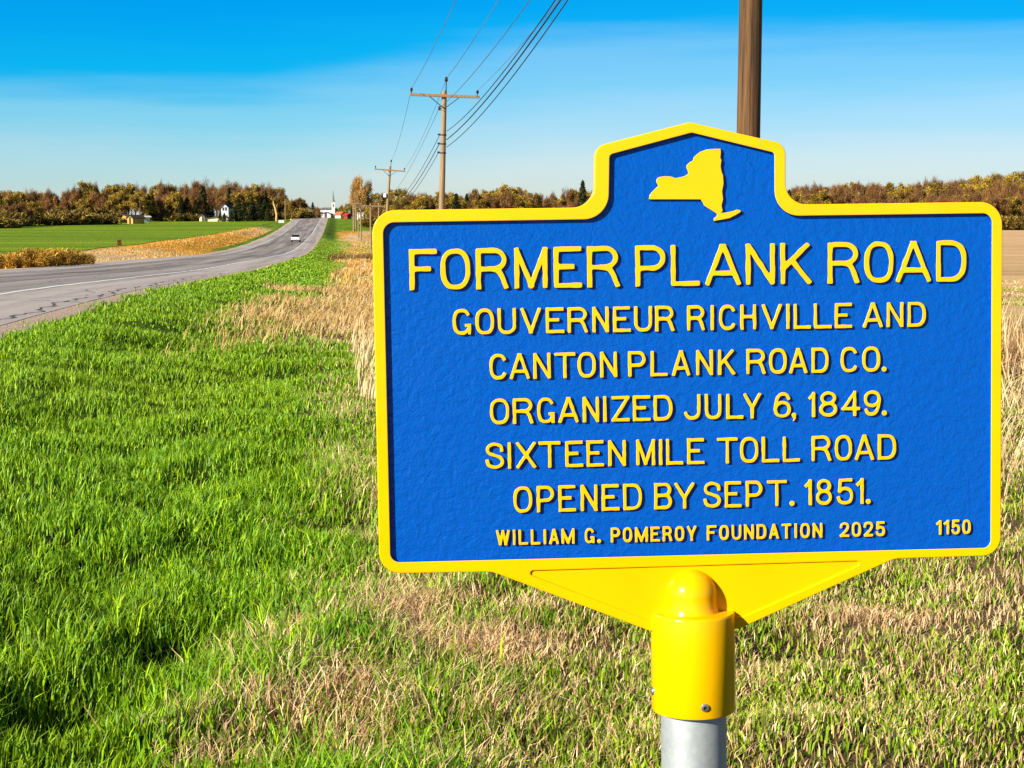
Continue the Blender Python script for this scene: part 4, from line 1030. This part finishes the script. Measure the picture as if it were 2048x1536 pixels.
def conifer_proto(i, H=13.0, wide=2.6, n=2600):
    rng = np.random.default_rng(300 + i); bm = bmesh.new(); add_tube(bm, [(0, 0, -.5), (0, 0, H * .97)], [.22, .03], 8)
    me0 = bpy.data.meshes.new('trunk'); bm.to_mesh(me0); bm.free(); me0.materials.append(m_bark)
    cen, rad = [], []
    for k in range(46):
        t = k / 46; z = H * (.07 + .9 * t); r = wide * (1 - t) ** .85 * (.75 + .5 * rng.random()); a = k * 2.4
        cen.append((math.cos(a) * r * .55, math.sin(a) * r * .55, z)); rad.append((.45 * r + .18, .45 * r + .18, .34 + .14 * (1 - t)))
    V, c = twig_cloud(rng, cen, rad, n, .62, .20, DKGREEN, -.25, .5); me = cloud_mesh('crown', [(V, c)]); me.materials.append(m_leaf)
    return me0, me, H
def shrub_proto(i, cols, w=2.6, h=2.0, n=1800, ln=.42, wd=.12):
    rng = np.random.default_rng(400 + i); bm = bmesh.new(); cen, rad = [], []
    for k in range(9):
        a = k * 2.4; r = w * (.2 + .5 * rng.random()); tip = (math.cos(a) * r, math.sin(a) * r, h * (.45 + .35 * rng.random()))
        add_tube(bm, [(0, 0, -.1), (tip[0] * .5, tip[1] * .5, tip[2] * .6), tip], [.06, .04, .012], 5)
        cen.append((tip[0], tip[1], tip[2] * .9)); rad.append((w * .38, w * .38, h * .36))
        cen.append((tip[0] * .8, tip[1] * .8, tip[2] * .4)); rad.append((w * .36, w * .36, h * .3))
    me0 = bpy.data.meshes.new('stems'); bm.to_mesh(me0); bm.free(); me0.materials.append(m_bark)
    V, c = twig_cloud(rng, cen, rad, n, ln, wd, cols, .5, .5); V[:, 2] = np.maximum(V[:, 2], -.1); me = cloud_mesh('foliage', [(V, c)]); me.materials.append(m_leaf)
    return me0, me, h * 1.1
PROTO = {
 'bare': [bare_proto(i, BROWN) for i in range(4)] + [bare_proto(7, RUST)],
 'bud': [leafy_proto(i, OLIVE) for i in range(3)],
 'conifer': [conifer_proto(i, 13, 2.6 + .5 * i) for i in range(3)],
 'shrub': [shrub_proto(i, SCRUB) for i in range(3)],
 'gold': [bare_proto(20, GOLDEN, 2600)],
}
NAMES = {'bare': 'bare_tree', 'bud': 'budding_tree', 'conifer': 'evergreen_tree', 'shrub': 'shrub', 'gold': 'bare_tree'}
TREES = 0
def tree(kind, x, y, h, label, group, i=None, sx=1.0, dz=0.0):
    global TREES
    P = PROTO[kind]; tm, cm, H = P[(TREES if i is None else i) % len(P)]; TREES += 1
    s = h / H
    r = empty(NAMES[kind], (x, y, gz(x, y) - .1 + dz), label, 'shrub' if kind == 'shrub' else 'tree', group, (0, 0, random.uniform(0, 6.28)))
    r.scale = (s * sx, s * sx, s)
    link('stem' if kind == 'shrub' else 'trunk', tm, None, r); link('foliage' if kind == 'shrub' else 'crown', cm, None, r)
    return r
LAB = {
 'left': {'bare': 'leafless reddish-brown tree in the wood along the top of the green field', 'bud': 'olive budding tree in the wood along the top of the green field', 'conifer': 'dark evergreen in the wood along the top of the green field', 'shrub': 'rounded olive shrub at the foot of the wood above the green field'},
 'mid': {'bare': 'leafless brown tree in the tree line behind the utility poles and marker', 'bud': 'olive budding tree in the tree line behind the utility poles and marker', 'conifer': 'dark evergreen in the tree line behind the utility poles and marker', 'shrub': 'low brown shrub in the tree line behind the utility poles and marker'},
 'right': {'bare': 'leafless brown tree on the wooded hill beyond the stubble field', 'bud': 'olive budding tree on the wooded hill beyond the stubble field', 'conifer': 'dark evergreen on the wooded hill beyond the stubble field', 'shrub': 'low brown shrub at the foot of the wooded hill beyond the stubble field'},
 'village': {'bare': 'leafless brown tree among the village houses at the road crest', 'bud': 'olive budding tree among the village houses at the road crest', 'conifer': 'dark evergreen among the village houses at the road crest', 'shrub': 'low brown shrub among the village houses at the road crest'}}
PLUR = {'bare': 'bare brown trees', 'bud': 'olive budding trees', 'conifer': 'dark evergreens', 'shrub': 'low shrubs'}
AREA = {'left': 'in the wood above the green field', 'mid': 'in the tree line behind the utility poles', 'right': 'on the wooded hill beyond the stubble field', 'village': 'around the village at the road crest'}
def by_skyline(area, px, Y, ytop, kind, sx=1.0):
    x = at(px, 450, Y).x; z = gz(x, Y); h = at(px, ytop, Y).z - z
    return tree(kind, x, Y, max(h, 1.5), LAB[area][kind], f'{PLUR[kind]} {AREA[area]}', None, sx)
def pick(w):
    r = random.random() * sum(w.values())
    for k, v in w.items():
        r -= v
        if r <= 0: return k
SKY_L = [(-60, 372), (0, 374), (60, 377), (100, 377), (140, 371), (180, 360), (215, 366), (260, 361), (300, 367), (330, 359), (380, 366), (400, 357), (440, 352), (470, 365), (510, 361), (540, 367), (570, 378), (592, 388), (606, 392), (625, 404), (640, 414)]
def prof(T, x): return float(np.interp(x, [p[0] for p in T], [p[1] for p in T]))
def edgeY(px): return float(np.interp(px, [-80, 0, 100, 300, 420, 570, 600], [380, 405, 470, 520, 548, 560, 640]))
px = -70
while px < 575:
    Y = edgeY(px) + random.uniform(35, 75)
    by_skyline('left', px, Y, prof(SKY_L, px) + random.choice((-7, -3, 0, 3, 8, 14)) + random.uniform(-2, 2), pick({'bare': 5, 'bud': 2.8} if px > 70 else {'bare': 2, 'bud': 4}), random.uniform(.75, 1.1))
    px += random.uniform(9, 14)
px = -70
while px < 580:
    Y = edgeY(px) + random.uniform(6, 30)
    top_ = prof(SKY_L, px); by_skyline('left', px, Y, top_ + random.uniform(12, 34), pick({'bare': 3.2, 'bud': 3, 'conifer': .9 if px < 340 else 1.6}), 1.1)
    px += random.uniform(11, 17)
px = -70
while px < 575:
    Y = edgeY(px) + random.uniform(0, 40)
    if not (225 < px < 300 or 395 < px < 475):
        x = at(px, 450, Y).x; tree('shrub', x, Y, random.uniform(3, 5.5), LAB['left']['shrub'], f'{PLUR["shrub"]} {AREA["left"]}', None, 1.2)
    px += random.uniform(9, 15)
# rounded shrubs reaching into the field, and the dark evergreens by the farm
for px, yt, Y in ((112, 421, 452), (128, 417, 460), (146, 419, 458), (163, 424, 462), (178, 425, 462), (196, 424, 466), (212, 428, 466), (8, 432, 400), (22, 436, 402)):
    x = at(px, 450, Y).x; tree('shrub', x, Y, at(px, yt, Y).z - gz(x, Y), LAB['left']['shrub'], f'{PLUR["shrub"]} {AREA["left"]}', None, 1.5)
for px, yt, Y in ((470, 412, 528), (441, 421, 530), (449, 424, 528), (463, 420, 526), (478, 395, 535), (488, 402, 530), (505, 392, 540), (518, 398, 545), (530, 396, 548), (425, 408, 552), (392, 398, 545), (375, 392, 545), (362, 400, 540), (536, 410, 540)):
    by_skyline('left', px, Y, yt, 'conifer', 1.35)
# beside the road up to the crest
for px, yt, Y, k in ((578, 402, 575, 'bud'), (586, 396, 590, 'bare'), (594, 392, 600, 'bare'), (602, 390, 610, 'bud'), (610, 402, 655, 'bare'), (618, 408, 668, 'bare'), (626, 403, 680, 'conifer'), (634, 410, 700, 'bare'), (642, 413, 720, 'bud'), (648, 416, 740, 'bare'),
                     (583, 418, 570, 'shrub'), (592, 416, 575, 'shrub'), (600, 414, 585, 'shrub'), (606, 418, 590, 'shrub'), (629, 420, 660, 'bare'), (638, 419, 668, 'bare'), (644, 421, 690, 'bare'), (632, 424, 640, 'shrub'), (641, 426, 650, 'shrub'),
                     (660, 415, 760, 'bare'), (661, 426, 672, 'bud'), (668, 427, 664, 'shrub'), (673, 425, 670, 'bud'), (686, 424, 655, 'bare'), (688, 431, 615, 'shrub'), (676, 412, 720, 'bud'), (684, 408, 690, 'bare'), (690, 410, 680, 'bud'), (700, 402, 650, 'bud'), (704, 414, 630, 'conifer'), (712, 404, 640, 'bare'), (728, 418, 640, 'shrub')):
    by_skyline('village', px, Y, yt, k, 1.0 if k != 'shrub' else 1.3)
SKY_M = [(690, 404), (735, 392), (760, 384), (800, 373), (830, 366), (860, 378), (900, 371), (940, 375), (985, 364), (1020, 361), (1040, 370), (1080, 377), (1130, 380), (1165, 368), (1200, 372), (1300, 372), (1420, 368), (1575, 364), (1650, 361), (1700, 359), (1800, 357), (1900, 350), (1960, 344), (2048, 335), (2120, 330)]
px = 735
while px < 1215:
    Y = random.uniform(520, 575)
    by_skyline('mid', px, Y, prof(SKY_M, px) + random.choice((-4, 0, 3, 8, 13)) + random.uniform(-2, 2), pick({'bare': 4, 'bud': 3.6, 'conifer': .2}), random.uniform(.8, 1.15)); px += random.uniform(10, 15)
px = 740
while px < 1215:
    Y = random.uniform(490, 520)
    by_skyline('mid', px, Y, prof(SKY_M, px) + random.uniform(10, 26), pick({'bare': 4, 'bud': 2.5, 'conifer': .7}), 1.15); px += random.uniform(13, 19)
px = 745
while px < 1215:
    x = at(px, 450, 485).x; tree('shrub', x, 485, random.uniform(3, 5), LAB['mid']['shrub'], f'{PLUR["shrub"]} {AREA["mid"]}', None, 1.4); px += random.uniform(16, 24)
by_skyline('mid', 913, 480, 385, 'conifer', 1.5)
px = 1530
while px < 2140:
    for (Ya, Yb, da, db, w) in ((600, 680, -3, 7, {'bare': 4.5, 'bud': 2}), (545, 590, 12, 26, {'bare': 5, 'bud': 2, 'conifer': .3}), (502, 535, 30, 55, {'bare': 5, 'bud': 2, 'conifer': .5})):
        by_skyline('right', px + random.uniform(-6, 6), random.uniform(Ya, Yb), prof(SKY_M, px) + random.uniform(da, db), pick(w), 1.1)
    if px > 1960: tree('shrub', at(px, 450, 497).x, 497, random.uniform(3, 5.5), LAB['right']['shrub'], f'{PLUR["shrub"]} {AREA["right"]}', None, 1.4)
    px += random.uniform(13, 18)
# trees that stand alone
x = place(722, 520); tree('gold', x, 520, at(722, 343, 520).z - gz(x, 520), 'tall golden leafless tree standing between the utility poles', None, 0, .95)
x = place(1165, 470); tree('conifer', x, 470, at(1165, 358, 470).z - gz(x, 470), 'dark evergreen peeking over the left shoulder of the marker', None, 0, 1.0)
x = place(553, 540); dt = empty('dead_tree', (x, 540, gz(x, 540)), 'pale dead trunk broken off on the lawn before the dark trees', 'tree')
bm = bmesh.new(); add_tube(bm, [(0, 0, -.3), (.15, 0, 2.4), (-.3, 0, 4.6), (-.9, 0, 6.2), (-1.0, 0, 7.2)], [.5, .42, .4, .3, .12], 8); add_tube(bm, [(-.3, 0, 4.4), (.5, .1, 6.0)], [.2, .05], 6); bm_obj('trunk', bm, mat('bleached_wood', (.5, .32, .10), .85, .2, 2), dt, 60)
x = place(237, 175); sap = tree('bare', x, 175, 1.4, 'small lone brown sapling on the edge of the green field', None, 1, .9)
sap.children[1].data = PROTO['gold'][0][1] if sap.children[1].name.startswith('crown') else sap.children[1].data
# roadside shrubs at the far left
PROTO['roadside'] = [shrub_proto(10 + i, [(.60, .34, .035), (.46, .25, .03), (.66, .40, .07), (.28, .16, .02)], 1.3, 1.25, 3800, .30, .035) for i in range(2)]
NAMES['roadside'] = 'shrub'
RS_L = ['ochre brushy shrub at the far left roadside', 'wide ochre brushy shrub in the middle of the roadside clump', 'brown brushy shrub at the right end of the roadside clump', 'low dark brushy shrub trailing beside the roadside clump', 'ochre brushy shrub filling the roadside clump behind the widest one']
for i, (px, Y, h) in enumerate(((15, 84, 1.05), (72, 86, 1.22), (118, 90, 1.25), (160, 95, .95), (45, 89, 1.1))):
    x = at(px, 450, Y).x
    r = tree('roadside', x, Y, h, RS_L[i], 'brushy shrubs on the left roadside', i, 1.15)
    r['category'] = 'shrub'

# ------------------------------------------------------------------ grasses
m_grass = leafmat('grass_blades', .25, .5, .25)
m_dry = leafmat('dry_grass_blades', .25, .7, .15)
def blades(name, X, Y, Z, h, w, lean_dir, lean, col, m, segs=2):
    n = len(X); az = RNG.random(n) * 2 * math.pi
    bx, by = np.cos(az) * w * .5, np.sin(az) * w * .5
    lx, ly = np.cos(lean_dir) * lean * h, np.sin(lean_dir) * lean * h
    B = np.stack([X, Y, Z - .01], 1); S = np.stack([bx, by, np.zeros(n)], 1)
    M = np.stack([X + lx * .35, Y + ly * .35, Z + h * .58], 1); T = np.stack([X + lx, Y + ly, Z + h * np.sqrt(np.maximum(.15, 1 - lean ** 2 * .6))], 1)
    V = np.stack([B - S, B + S, M + S * .85, M - S * .85, T], 1).reshape(-1, 3)
    i = np.arange(n) * 5
    L = np.stack([i, i + 1, i + 2, i + 3, i + 3, i + 2, i + 4], 1).ravel()
    fs = np.tile([4, 3], n)
    me = np_mesh(name, V, fs, L, np.repeat(col, 5, 0)); me.materials.append(m)
    return me
def sample(d0, d1, dens, pad=1.0, a0=-.37, a1=.37):
    """points on the ground in the part of the plain in front of the camera, by distance"""
    fx, fy = math.sin(YAW), math.cos(YAW)
    A = (d1 - d0) * ((d1 + d0) * .5 * (a1 - a0) + 2 * pad); n = int(A * dens)
    d = np.sqrt(RNG.random(n) * (d1 ** 2 - d0 ** 2) + d0 ** 2); lat = (a0 + (a1 - a0) * RNG.random(n)) * d + (RNG.random(n) * 2 - 1) * pad
    return d * fx + lat * fy, d * fy - lat * fx
G1 = np.array([(.15, .33, .006), (.20, .40, .008), (.09, .24, .008), (.28, .47, .012), (.11, .29, .020)])
T1 = np.array([(.64, .44, .22), (.54, .35, .16), (.74, .54, .31), (.46, .29, .12)])
bandsV = []
def turf(d0, d1, dens, wmin):
    X, Y = sample(d0, d1, dens)
    edge = -3.72 + .06 * np.sin(Y * 1.7) + .45 * (vnoise(X * 2, Y * 1.3, 6) - .5) + .25 * RNG.normal(size=len(X)) * .6
    far = (Y > 19) & (vnoise(X * .45, Y * .16, 3) > .62) & (X > -1.5 + .02 * Y)
    keep = (X > edge)
    # thinner turf in places
    keep &= RNG.random(len(X)) < (.25 + .95 * vnoise(X * 3.3, Y * 3.3, 21))
    X, Y = X[keep], Y[keep]; n = len(X)
    Z = ground_z(X, Y)
    dr = dryness(X, Y)
    isdry = RNG.random(n) < dr * 1.15
    dist = np.hypot(X, Y)
    lush = 1 - sstep((X - .1 + .02 * (Y - 5)) / .9)
    h = (.036 + .042 * lush) * (.55 + .9 * RNG.random(n)) * (.7 + .6 * vnoise(X * 1.7, Y * 1.7, 31)) * (1 - .25 * sstep((dist - 6) / 6) + .3 * sstep((dist - 14) / 20))
    w = np.maximum(.0066 * (.6 + .8 * RNG.random(n)), wmin * dist)
    gi = G1[RNG.integers(0, len(G1), n)]; yel = vnoise(X * .8, Y * .5, 41)[:, None]
    gi = gi * (1 - .35 * yel) + np.array((.22, .32, .010)) * .35 * yel
    gi = gi * (1 - .25 * (1 - lush[:, None])) + np.array((.26, .29, .03)) * .25 * (1 - lush[:, None])
    gi = gi * (1.12 - .12 * sstep((dist - 14) / 14))[:, None] * np.array((1.12, 1.0, .6))
    col = np.where(isdry[:, None], T1[RNG.integers(0, len(T1), n)] * 1.2, gi) * (.5 + .85 * RNG.random((n, 1)))
    w = np.where(isdry, w * .62, w); h = np.where(isdry, h * 1.2, h); stray = (RNG.random(n) < .02) & (dist < 9); h = np.where(stray, h * 1.9, h)
    ld = RNG.normal(.9, 1.5, n); ln = np.clip(.6 * stray + .10 + .35 * RNG.random(n) + .25 * isdry + .3 * RNG.normal(size=n) ** 2 * .5, 0, 1.1)
    return X, Y, Z, h, w, ld, ln, col
parts = [turf(3.0, 5.5, 6500, .0008), turf(5.5, 8, 5200, .0007), turf(8, 12, 3600, .00062), turf(12, 20, 1900, .0006), turf(20, 34, 750, .00065), turf(34, 60, 230, .0008), turf(60, 140, 40, .001), turf(140, 330, 5, .0011)]
cat_ = [np.concatenate([p[k] for p in parts]) for k in range(8)]
tag(link('grass', blades('grass', *cat_, m_grass)), 'green roadside grass with tan thatch', 'grass', None, 'stuff')
print('blades', len(cat_[0]))
def tall(name, poly_pts, n, hmin, hmax, w, cols, label, dens_noise=None, lean=(.2, .5), ldir=(.6, .7), wk=.0007):
    X, Y = poly_pts(n)
    if dens_noise is not None:
        k = RNG.random(len(X)) < dens_noise(X, Y); X, Y = X[k], Y[k]
    n = len(X); Z = ground_z(X, Y, True); dist = np.hypot(X, Y)
    h = hmin + (hmax - hmin) * RNG.random(n) ** 1.3; ww = np.maximum(w * (.6 + .8 * RNG.random(n)), wk * dist)
    col = np.array(cols)[RNG.integers(0, len(cols), n)] * (.75 + .5 * RNG.random((n, 1)))
    ld = RNG.normal(ldir[0], ldir[1], n); ln = lean[0] + (lean[1] - lean[0]) * RNG.random(n)
    return tag(link(name, blades(name, X, Y, Z, h, ww, ld, ln, col, m_dry)), label, 'dry grass', None, 'stuff')
def box(xa, xb, ya, yb): return lambda n: (xa + (xb - xa) * RNG.random(n), ya + (yb - ya) * RNG.random(n))
WHEAT = [(.60, .38, .15), (.50, .31, .11), (.68, .46, .22), (.40, .24, .08)]
STRAW = [(.72, .53, .28), (.62, .43, .20), (.80, .62, .36), (.45, .31, .13)]
REDDISH = [(.30, .15, .06), (.22, .10, .04), (.38, .22, .10)]
OCH = [(.58, .28, .025), (.50, .22, .02), (.64, .36, .07), (.60, .42, .18)]
tall('dry_grass', box(-2.9, 2.6, 17.5, 46), 22000, .12, .34, .005, WHEAT, 'wheat-coloured tall grass in the ditch beside the marker',
     lambda X, Y: np.clip(2.0 * vnoise(X * .8, Y * .2, 51) - .45, 0, 1) * sstep((X + 2.7 - .012 * Y + .9 * (vnoise(Y * .3, Y * 0, 5) - .5)) / 1.1), lean=(.4, 1.0), ldir=(.7, .9), wk=.00055)
tall('dry_grass', box(.15, .85, 13.5, 21), 1100, .15, .5, .004, STRAW, 'pale straw stalks close to the left edge of the marker', lambda X, Y: np.clip(1.8 * vnoise(X * 3, Y * .8, 52) - .3, 0, 1))
tall('dry_grass', box(3.2, 9.5, 8.2, 15.0), 9000, .15, .55, .005, STRAW, 'pale matted straw at the edge of the stubble field', lambda X, Y: np.clip(1.6 * vnoise(X * 1.2, Y * .9, 53) - .25, 0, 1) * sstep((X - .48 * Y + .8) / .8), lean=(.5, 1.1), ldir=(.6, 1.6))
tall('dry_grass', box(1.0, 12, 14.5, 19.0), 15000, .2, .55, .006, REDDISH, 'reddish brown weeds in front of the stubble field', None)
tall('dry_grass', box(.8, 12, 14.0, 18.0), 5000, .4, .9, .006, STRAW, 'tall pale stalks among the reddish weeds', lambda X, Y: np.clip(1.7 * vnoise(X * 1.1, Y * .6, 54) - .4, 0, 1))
tall('dry_grass', box(-1.2, 14, 152, 174), 12000, .2, .75, .02, [(.16, .10, .03), (.10, .075, .02), (.30, .17, .04)], 'dark weedy band crossing the ditch beyond the wheat-coloured grass', lambda X, Y: np.clip(1.9 * vnoise(X * .8, Y * .15, 61) - .3, 0, 1) * np.exp(-((Y - 163) / 7) ** 2), wk=.0005)
tall('dry_grass', box(-.4, 16, 46, 155), 30000, .10, .36, .01, WHEAT + OCH, 'tan and ochre weeds right of the green verge', lambda X, Y: np.clip(2.0 * vnoise(X * .6, Y * .06, 55) - .45, 0, 1) * sstep((X + 1.0 + 1.5 * (vnoise(Y * .09, Y * 0, 7) - .5)) / 1.6), wk=.0005)
tall('dry_grass', box(-.2, 22, 172, 430), 9000, .08, .24, .02, OCH, 'ochre weeds around the far utility poles', lambda X, Y: np.clip(2.2 * vnoise(X * .25, Y * .035, 8) - .5, 0, 1) * sstep((X + .6 + 1.5 * (vnoise(Y * .05, Y * 0, 7) - .5)) / 1.6), wk=.0003)
def bank(n):
    Y = 150 + 260 * RNG.random(n) ** 1.3; u = RNG.random(n); a = -16.9 - .9 * sstep((Y - 190) / 40); c = np.interp(Y, [150, 200, 260, 330, 410], [-27, -26, -25.5, -25, -23.5])
    return a + (c - a) * u, Y
tall('dry_grass', bank, 7000, .08, .24, .02, OCH, 'orange tall grass on the bank between the road and the green field', lambda X, Y: np.clip(1.8 * vnoise(X * .35, Y * .05, 63) - .2, 0, 1), wk=.0003)
tall('dry_grass', lambda n: ((lambda Y, u: (-16.8 - u * np.interp(Y, [75, 110, 165], [14, 16, 11]), Y))(75 + 90 * RNG.random(n), RNG.random(n))), 6000, .05, .16, .01, WHEAT, 'tan grass strip between the left road edge and the green field', lambda X, Y: np.clip(1.8 * vnoise(X * .4, Y * .1, 57) - .2, 0, 1), wk=.0005)
